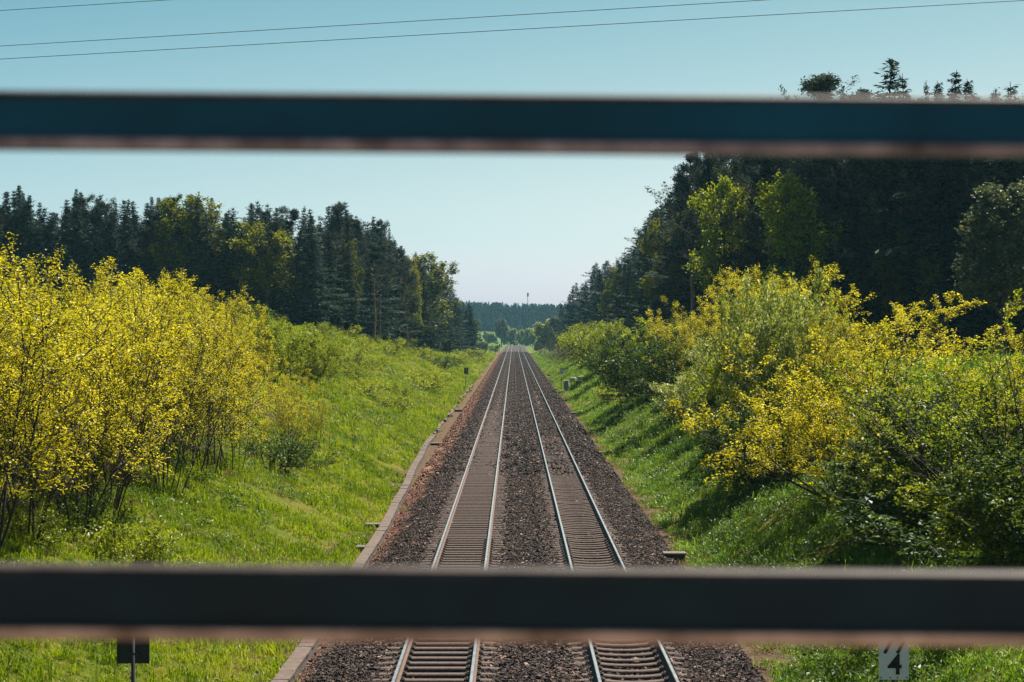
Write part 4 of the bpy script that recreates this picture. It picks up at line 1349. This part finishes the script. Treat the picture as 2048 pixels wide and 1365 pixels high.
# trees picked out by name: px, top, kind, Z offset in front of the edge, label
SOLO = [
    ('L', 40, 372, 'spruce', 0, 1.0, "tallest spruce near the left frame edge of the left wood"),
    ('L', 155, 380, 'spruce', 0, .8, "slim pointed spruce above the dip in the maple thicket"),
    ('L', 300, 395, 'spruce', 0, .9, "thin-topped spruce left of the rounded tree in the left wood"),
    ('L', 360, 395, 'broadleaf', -3, 1.0, "rounded broadleaf tree rising above the maple thicket"),
    ('L', 405, 402, 'broadleaf', -2, .8, "olive broadleaf tree right beside the rounded one"),
    ('L', 680, 404, 'pine', 0, .9, "tall ragged pine standing above the left wood's slope"),
    ('L', 745, 440, 'spruce', 0, .8, "pointed spruce right of the tall ragged pine"),
    ('L', 700, 485, 'broadleaf', -2, .5, "olive birch-like tree below the tall ragged pine"),
    ('L', 780, 455, 'spruce', 3, .5, "thin lone spire rising behind the left wood's shoulder"),
    ('L', 822, 515, 'broadleaf', -2, .6, "yellow-olive tree on the wood's shoulder, left one of two"),
    ('L', 846, 535, 'broadleaf', -2, .5, "yellow-olive tree on the wood's shoulder, right one of two"),
    ('L', 700, 575, 'grey_broadleaf', -6, .9, "small dark round tree at the left wood's foot"),
    ('L', 888, 622, 'bright_broadleaf', -4, .55, "brighter yellow tree low on the left wood's right end"),
    ('L', 830, 590, 'bright_broadleaf', -4, .9, "sunlit yellow-green tree at the left wood's foot"),
    ('L', 918, 596, 'spruce', -3, 1.3, "small spruce stepping down at the left wood's far end, left of three"),
    ('L', 934, 616, 'spruce', -3, 1.4, "small spruce stepping down at the left wood's far end, middle of three"),
    ('L', 948, 640, 'grey_broadleaf', -3, .8, "low grey-green tree closing the left wood's far end"),
    ('R', 1385, 300, 'pine', -1, 1.1, "big pine with long side boughs at the right wood's left corner"),
    ('R', 1448, 356, 'bright_broadleaf', -13, .75, "bright green tree in front of the dark right wood, left of two"),
    ('R', 1580, 350, 'bright_broadleaf', -13, 1.0, "bright green tree in front of the dark right wood, right of two"),
    ('R', 1322, 440, 'broadleaf', -4, .55, "olive broadleaf tree at the right wood's sloping edge"),
    ('R', 1362, 425, 'broadleaf', -4, .5, "yellowish broadleaf tree between the olive one and the big pine"),
    ('R', 1278, 565, 'bright_broadleaf', -5, .7, "small yellow tree low at the right wood's far edge"),
    ('R', 1440, 335, 'grey_broadleaf', -2, .6, "grey-topped slim tree behind the bright green pair"),
    ('R', 1772, 120, 'spruce', -1, 1.5, "highest conifer poking above the upper bar on the right"),
    ('R', 1662, 144, 'pine', 0, 1.6, "flat-topped pine rising above the upper bar"),
    ('R', 1712, 152, 'pine', 2, 1.2, "smaller pine right against the flat-topped one above the upper bar"),
    ('R', 1562, 172, 'pine', 0, .9, "leftmost conifer tip showing just above the upper bar"),
    ('R', 1853, 164, 'spruce', 1, .7, "thin spire between the highest conifer and the pointed one"),
    ('R', 1800, 150, 'spruce', 1, 1.2, "conifer tip tucked right behind the highest conifer above the upper bar"),
    ('R', 1885, 170, 'spruce', 1, 1.2, "low conifer tip just left of the pointed conifer above the upper bar"),
    ('R', 1945, 166, 'spruce', 1, 1.3, "conifer tip just right of the pointed conifer above the upper bar"),
    ('R', 1995, 178, 'spruce', 0, 1.2, "low conifer tip above the upper bar, second from the right frame edge"),
    ('R', 2030, 172, 'spruce', 0, 1.4, "conifer tip above the upper bar at the right frame edge"),
    ('R', 1225, 535, 'broadleaf', -4, .6, "olive broadleaf tree lowest along the right wood's far slope"),
    ('R', 1915, 148, 'spruce', 0, 1.25, "pointed conifer above the upper bar near the right frame edge"),
    ('R', 2008, 368, 'grey_broadleaf', -10, 1.15, "grey-green leafy tree before the dark wood at the right frame edge"),
    ('R', 1790, 470, 'broadleaf', -2, .7, "slim olive tree lit among the dark trunks of the right wood"),
    ('R', 1860, 480, 'broadleaf', -2, .6, "narrow olive tree right of the slim one before the dark trunks"),
    ('R', 1725, 400, 'grey_broadleaf', 0, .5, "grey slender tree just left of the slim olive one"),
    ('R', 1885, 640, 'grey_broadleaf', -8, 1.0, "small dim bushy tree at the dark wood's foot"),
]
for (sd, px, top, k_, dz, wd, lab) in SOLO:
    e = edge_at(px, L_EDGE if sd == 'L' else R_EDGE)
    y = e[1] + dz; x = (px - 1027.5) / F * y
    h = EYE - (top - 665) / F * y - gz(x, y)
    plant(k_, x, y, h, lab, None, wide=wd)
for side, lst in (("left", treesL), ("right", treesR)):
    lst.sort()
    cnt = {}
    for (px, x, y, h, row, k_) in lst:
        key = (k_, row)
        cnt[key] = cnt.get(key, -1) + 1
        kn = {'spruce': "dark spruce", 'pine': "dark bare-trunked pine", 'broadleaf': "olive broadleaf tree"}[k_]
        rn = ("front row", "second row", "third row", "fourth row", "fifth row", "back row")[row]
        end = "left end"
        plant(k_, x, y, h, f"{kn}, {side} wood, {rn}, {ordinal(cnt[key])} of its kind from left", f"trees of the {side} wood", wide=rng.uniform(1.35, 1.9) if side == "right" and px < 1360 else rng.uniform(.95, 1.45))

# ------------------------------------------------------------------ far wood and ridge
r = np.random.default_rng(5)
pts = []
for y in np.arange(1370, 1560, 9.0):
    for x in np.arange(-330, 340, 5.4):
        xx, yy = x + r.normal(0, 2), y + r.normal(0, 3)
        pts.append((xx, yy, gz(xx, yy)))
for y in np.arange(2560, 2700, 16.0):
    for x in np.arange(-500, 520, 9.0):
        xx, yy = x + r.normal(0, 3), y + r.normal(0, 4)
        pts.append((xx, yy, gz(xx, yy)))
def far_spruce(sd):
    rr = np.random.default_rng(sd)
    n_ = 650
    u = rr.uniform(.03, 1, n_) ** .9
    az = rr.uniform(0, 6.28, n_)
    rad = 3.1 * (1 - u) ** .8 * rr.uniform(.5, 1.1, n_) + .1
    C = np.stack([np.cos(az) * rad, np.sin(az) * rad, u * 20], -1)
    A = np.stack([np.cos(az), np.sin(az), -0.5 + 0 * az], -1)
    v, q = leaves(rr, C, 1.5, .5, .4, .2, .1, A)
    t_ = np.clip(rr.normal(.5, .2, n_), 0, 1)
    tv, tq = tubes([(np.array([0, 0, -.5]), np.array([0, 0, 19.5]), .22, .04)], 5)
    q2 = np.concatenate([q, tq + len(v)])
    return mesh("far_spruce", np.concatenate([v, tv]), q2, mats=[M['needle'], M['bark']], midx=[0] * len(q) + [1] * len(tq), fattr={"tint": np.concatenate([t_, np.zeros(len(tq))])})
scatter("distant_wood", pts, r.uniform(.82, 1.15, len(pts)), [far_spruce(s_) for s_ in (61, 62, 63)], "hazy blue conifer wood closing off the valley", tilt=.02)

# ------------------------------------------------------------------ radio mast
x, y = 8.1, 1040.0
z0 = gz(x, y)
t = thing("radio_mast", "slender radio mast above the far wood", "mast", (x, y, z0))
topz = EYE + 79 / F * y - z0
b_ = MB(); b_.tube([(0, 0, -.5), (0, 0, topz * .5), (0, 0, topz - .8)], [.30, .22, .13], 10); b_.build("pole", M['steel'], t, True)
b_ = MB()
for k_ in range(3):
    a = k_ * 2.094
    b_.box((math.cos(a) * .42 - .16, math.sin(a) * .42 - .16, topz - 2.2), (math.cos(a) * .42 + .16, math.sin(a) * .42 + .16, topz - .1), bev=.04)
b_.tube([(0, 0, topz - 2.4), (0, 0, topz)], .2, 8)
b_.build("antenna_head", M['steel'], t)

# ------------------------------------------------------------------ overhead cables
for i, (yl, yr, lab) in enumerate(((22, -107, "topmost thin overhead cable crossing the upper left corner of the sky"), (93, -30, "middle thin overhead cable rising across the sky"), (119, 2, "lowest thin overhead cable, running the whole width of the sky"))):
    ZL_, ZR_ = 73.0, 60.0
    A = np.array([(0 - 1027.5) / F * ZL_, ZL_, EYE + (665 - yl) / F * ZL_])
    B = np.array([(2048 - 1027.5) / F * ZR_, ZR_, EYE + (665 - yr) / F * ZR_])
    P = [A + (B - A) * u for u in np.linspace(-1.5, 2.5, 60)]
    b_ = MB(); b_.tube(P, .0115, 6)
    tag(b_.build("overhead_cable", M['wire'], None, True), lab, "cable", "overhead cables across the sky")

# ------------------------------------------------------------------ grass and weeds
def grass_clump(name, sd, n_, h, spread, mat, width=.012, lean=.45):
    r = np.random.default_rng(sd)
    b0 = np.stack([r.normal(0, spread, n_), r.normal(0, spread, n_), np.full(n_, -.03)], -1)
    az = r.uniform(0, 6.283, n_)
    o_ = np.stack([np.cos(az), np.sin(az), 0 * az], -1)
    sd_ = np.stack([-np.sin(az), np.cos(az), 0 * az], -1)
    hh = h * r.lognormal(-.1, .35, n_)[:, None]
    ln = (lean * r.uniform(.2, 1.4, n_))[:, None]
    m_ = b0 + UP * hh * .55 + o_ * hh * ln * .25
    tp = b0 + UP * hh * (1 - ln * .35) + o_ * hh * ln
    w = width * r.uniform(.7, 1.4, (n_, 1))
    v = np.stack([b0 - sd_ * w, b0 + sd_ * w, m_ + sd_ * w * .8, m_ - sd_ * w * .8, tp], 1).reshape(-1, 3)
    i5 = np.arange(n_)[:, None] * 5
    q = i5 + np.array([[0, 1, 2, 3]]); t = i5 + np.array([[3, 2, 4]])
    tn = np.clip(r.normal(.55, .16, n_), 0, 1)
    return mesh(name, v, q, t, mats=[mat], fattr={"tint": np.concatenate([tn, tn])})
def weed_clump(name, sd, n_, h, spread, mat, size):
    r = np.random.default_rng(sd)
    c = np.stack([r.normal(0, spread, n_), r.normal(0, spread, n_), h * r.uniform(.1, 1, n_) ** .7], -1)
    v, q = leaves(r, c, size, .6, .5, .2)
    return mesh(name, v, q, mats=[mat], fattr={"tint": np.clip(r.normal(.5, .22, n_), 0, 1)})
def sample(bands, xr, side, keep):
    """random points on one bank: bands of (y0, y1, per m2, clump scale)"""
    P, Sx = [], []
    for (y0, y1, dn, sc_) in bands:
        for (x0, x1, f_) in xr:
            n_ = int((y1 - y0) * (x1 - x0) * dn * f_)
            x = rng.uniform(x0, x1, n_) * side; y = rng.uniform(y0, y1, n_)
            ok = keep(x, y)
            x, y = x[ok], y[ok]
            P.append(np.stack([x, y, ground_z(x, y)], -1)); Sx.append(sc_ * rng.lognormal(0, .22, len(x)))
    return np.concatenate(P), np.concatenate(Sx)
bands = [(27, 60, 15, .75), (60, 100, 9, .9), (100, 170, 4.0, 1.15), (170, 300, 1.5, 1.5), (300, 620, .45, 2.0)]
tufts = [grass_clump("grass_tuft", 400 + i, 44, .19, .15, M['grass']) for i in range(4)]
P_, S_ = sample(bands, [(4.9, 12, 1), (12, 20, .7), (20, 26, .3)], -1, lambda x, y: ((x > -11.6) | (x < -19) | (y > 98) | (rng.uniform(size=len(x)) < .6)) & (smooth_noise(x, y, 17, 2.2) > -.55) & ((-x) > np.abs(np.interp(y, TZ, TX)) + .28 + .25 * smooth_noise(x * 0, y, 19, 5)))
scatter("grass", P_, S_, tufts, "sunlit yellow-green grass on the left bank")
tufts = [grass_clump("cool_grass_tuft", 420 + i, 44, .20, .16, M['grass2'], lean=.7) for i in range(4)]
notpath = lambda x, y: ~((np.abs(x - 14.4) < .8) & (y < 90))
P_, S_ = sample(bands, [(5.7, 11, 1), (11, 17, .7)], 1, lambda x, y: (smooth_noise(x, y, 23, 2.0) > -.6) & notpath(x, y) & (x > 5.75 + .3 * smooth_noise(x * 0, y, 29, 4)))
scatter("bank_grass", P_, S_, tufts, "lush green grass leaning down the right bank")
tufts = [grass_clump("meadow_tuft", 440 + i, 30, .20, .2, M['grass2']) for i in range(3)]
P_, S_ = sample([(60, 135, 4.0, 1.0)], [(15.5, 46, 1)], 1, lambda x, y: x > 0)
scatter("meadow_grass", P_, S_, tufts, "short green meadow grass before the right wood")
tufts = [grass_clump("straw_tuft", 460 + i, 24, .22, .14, M['straw'], lean=.9) for i in range(3)]
P_, S_ = sample([(27, 120, 3.0, .8), (120, 300, 1.2, 1.1)], [(5.3, 6.6, 1)], 1, lambda x, y: smooth_noise(x, y, 33, 4) > -.1)
P2, S2 = sample([(27, 300, 1.1, .9)], [(5.6, 18, 1)], -1, lambda x, y: smooth_noise(x, y, 35, 3) > .18)
scatter("dry_grass", np.concatenate([P_, P2]), np.concatenate([S_, S2]), tufts, "patches of dry straw-coloured grass along the cess")
wd_ = [weed_clump("weed_clump", 480 + i, 40, .32, .20, M['weed'], .10) for i in range(4)]
P_, S_ = sample([(27, 70, 5, .9), (70, 130, 2.2, 1.1)], [(6.4, 13.5, 1)], 1, lambda x, y: (smooth_noise(x, y, 37, 3) > -.15) & notpath(x, y))
P2, S2 = sample([(27, 80, 2.0, .85), (80, 200, .5, 1.2)], [(8, 20, 1)], -1, lambda x, y: smooth_noise(x, y, 39, 3) > .05)
scatter("undergrowth", np.concatenate([P_, P2]), np.concatenate([S_, S2]), wd_, "leafy green weeds growing between the grass on both banks")

def flower(name, col):
    b_ = MB()
    b_.tube([(0, 0, .0), (.01, 0, .3)], .004, 4)
    b_.tube([(.01, 0, .295), (.01, 0, .315), (.01, 0, .33)], [.012, .032, .016], 8, 1)
    return b_.me(name, [M['grass'], plain(name, col, .8, var=.1)])
fl = [flower("dandelion", (.75, .42, .01)), flower("dandelion_clock", (.72, .72, .66))]
P_, S_ = sample([(30, 75, .12, .7)], [(6, 13, 1)], -1, lambda x, y: smooth_noise(x, y, 41, 4) > -.1)
P2, S2 = sample([(30, 75, .03, .7)], [(6, 10, 1)], 1, lambda x, y: smooth_noise(x, y, 43, 4) > 0)
scatter("wildflowers", np.concatenate([P_, P2]), np.concatenate([S_, S2]), fl, "scattered yellow and white dandelions in the grass")

# ------------------------------------------------------------------ air between here and the far wood
m, n, l, out = new_mat("haze_air")
pv = n.new("ShaderNodeVolumePrincipled")
pv.inputs["Color"].default_value = (0.36, 0.76, 0.95, 1)
pv.inputs["Density"].default_value = 0.00010
pv.inputs["Anisotropy"].default_value = 0.2
l.new(pv.outputs[0], out.inputs[1])
b_ = MB(); b_.box((-3050, -300, -45), (3050, 3640, 110))
hz = b_.build("haze", m)
tag(hz, "thin blue haze lying over the whole valley", kind="stuff")
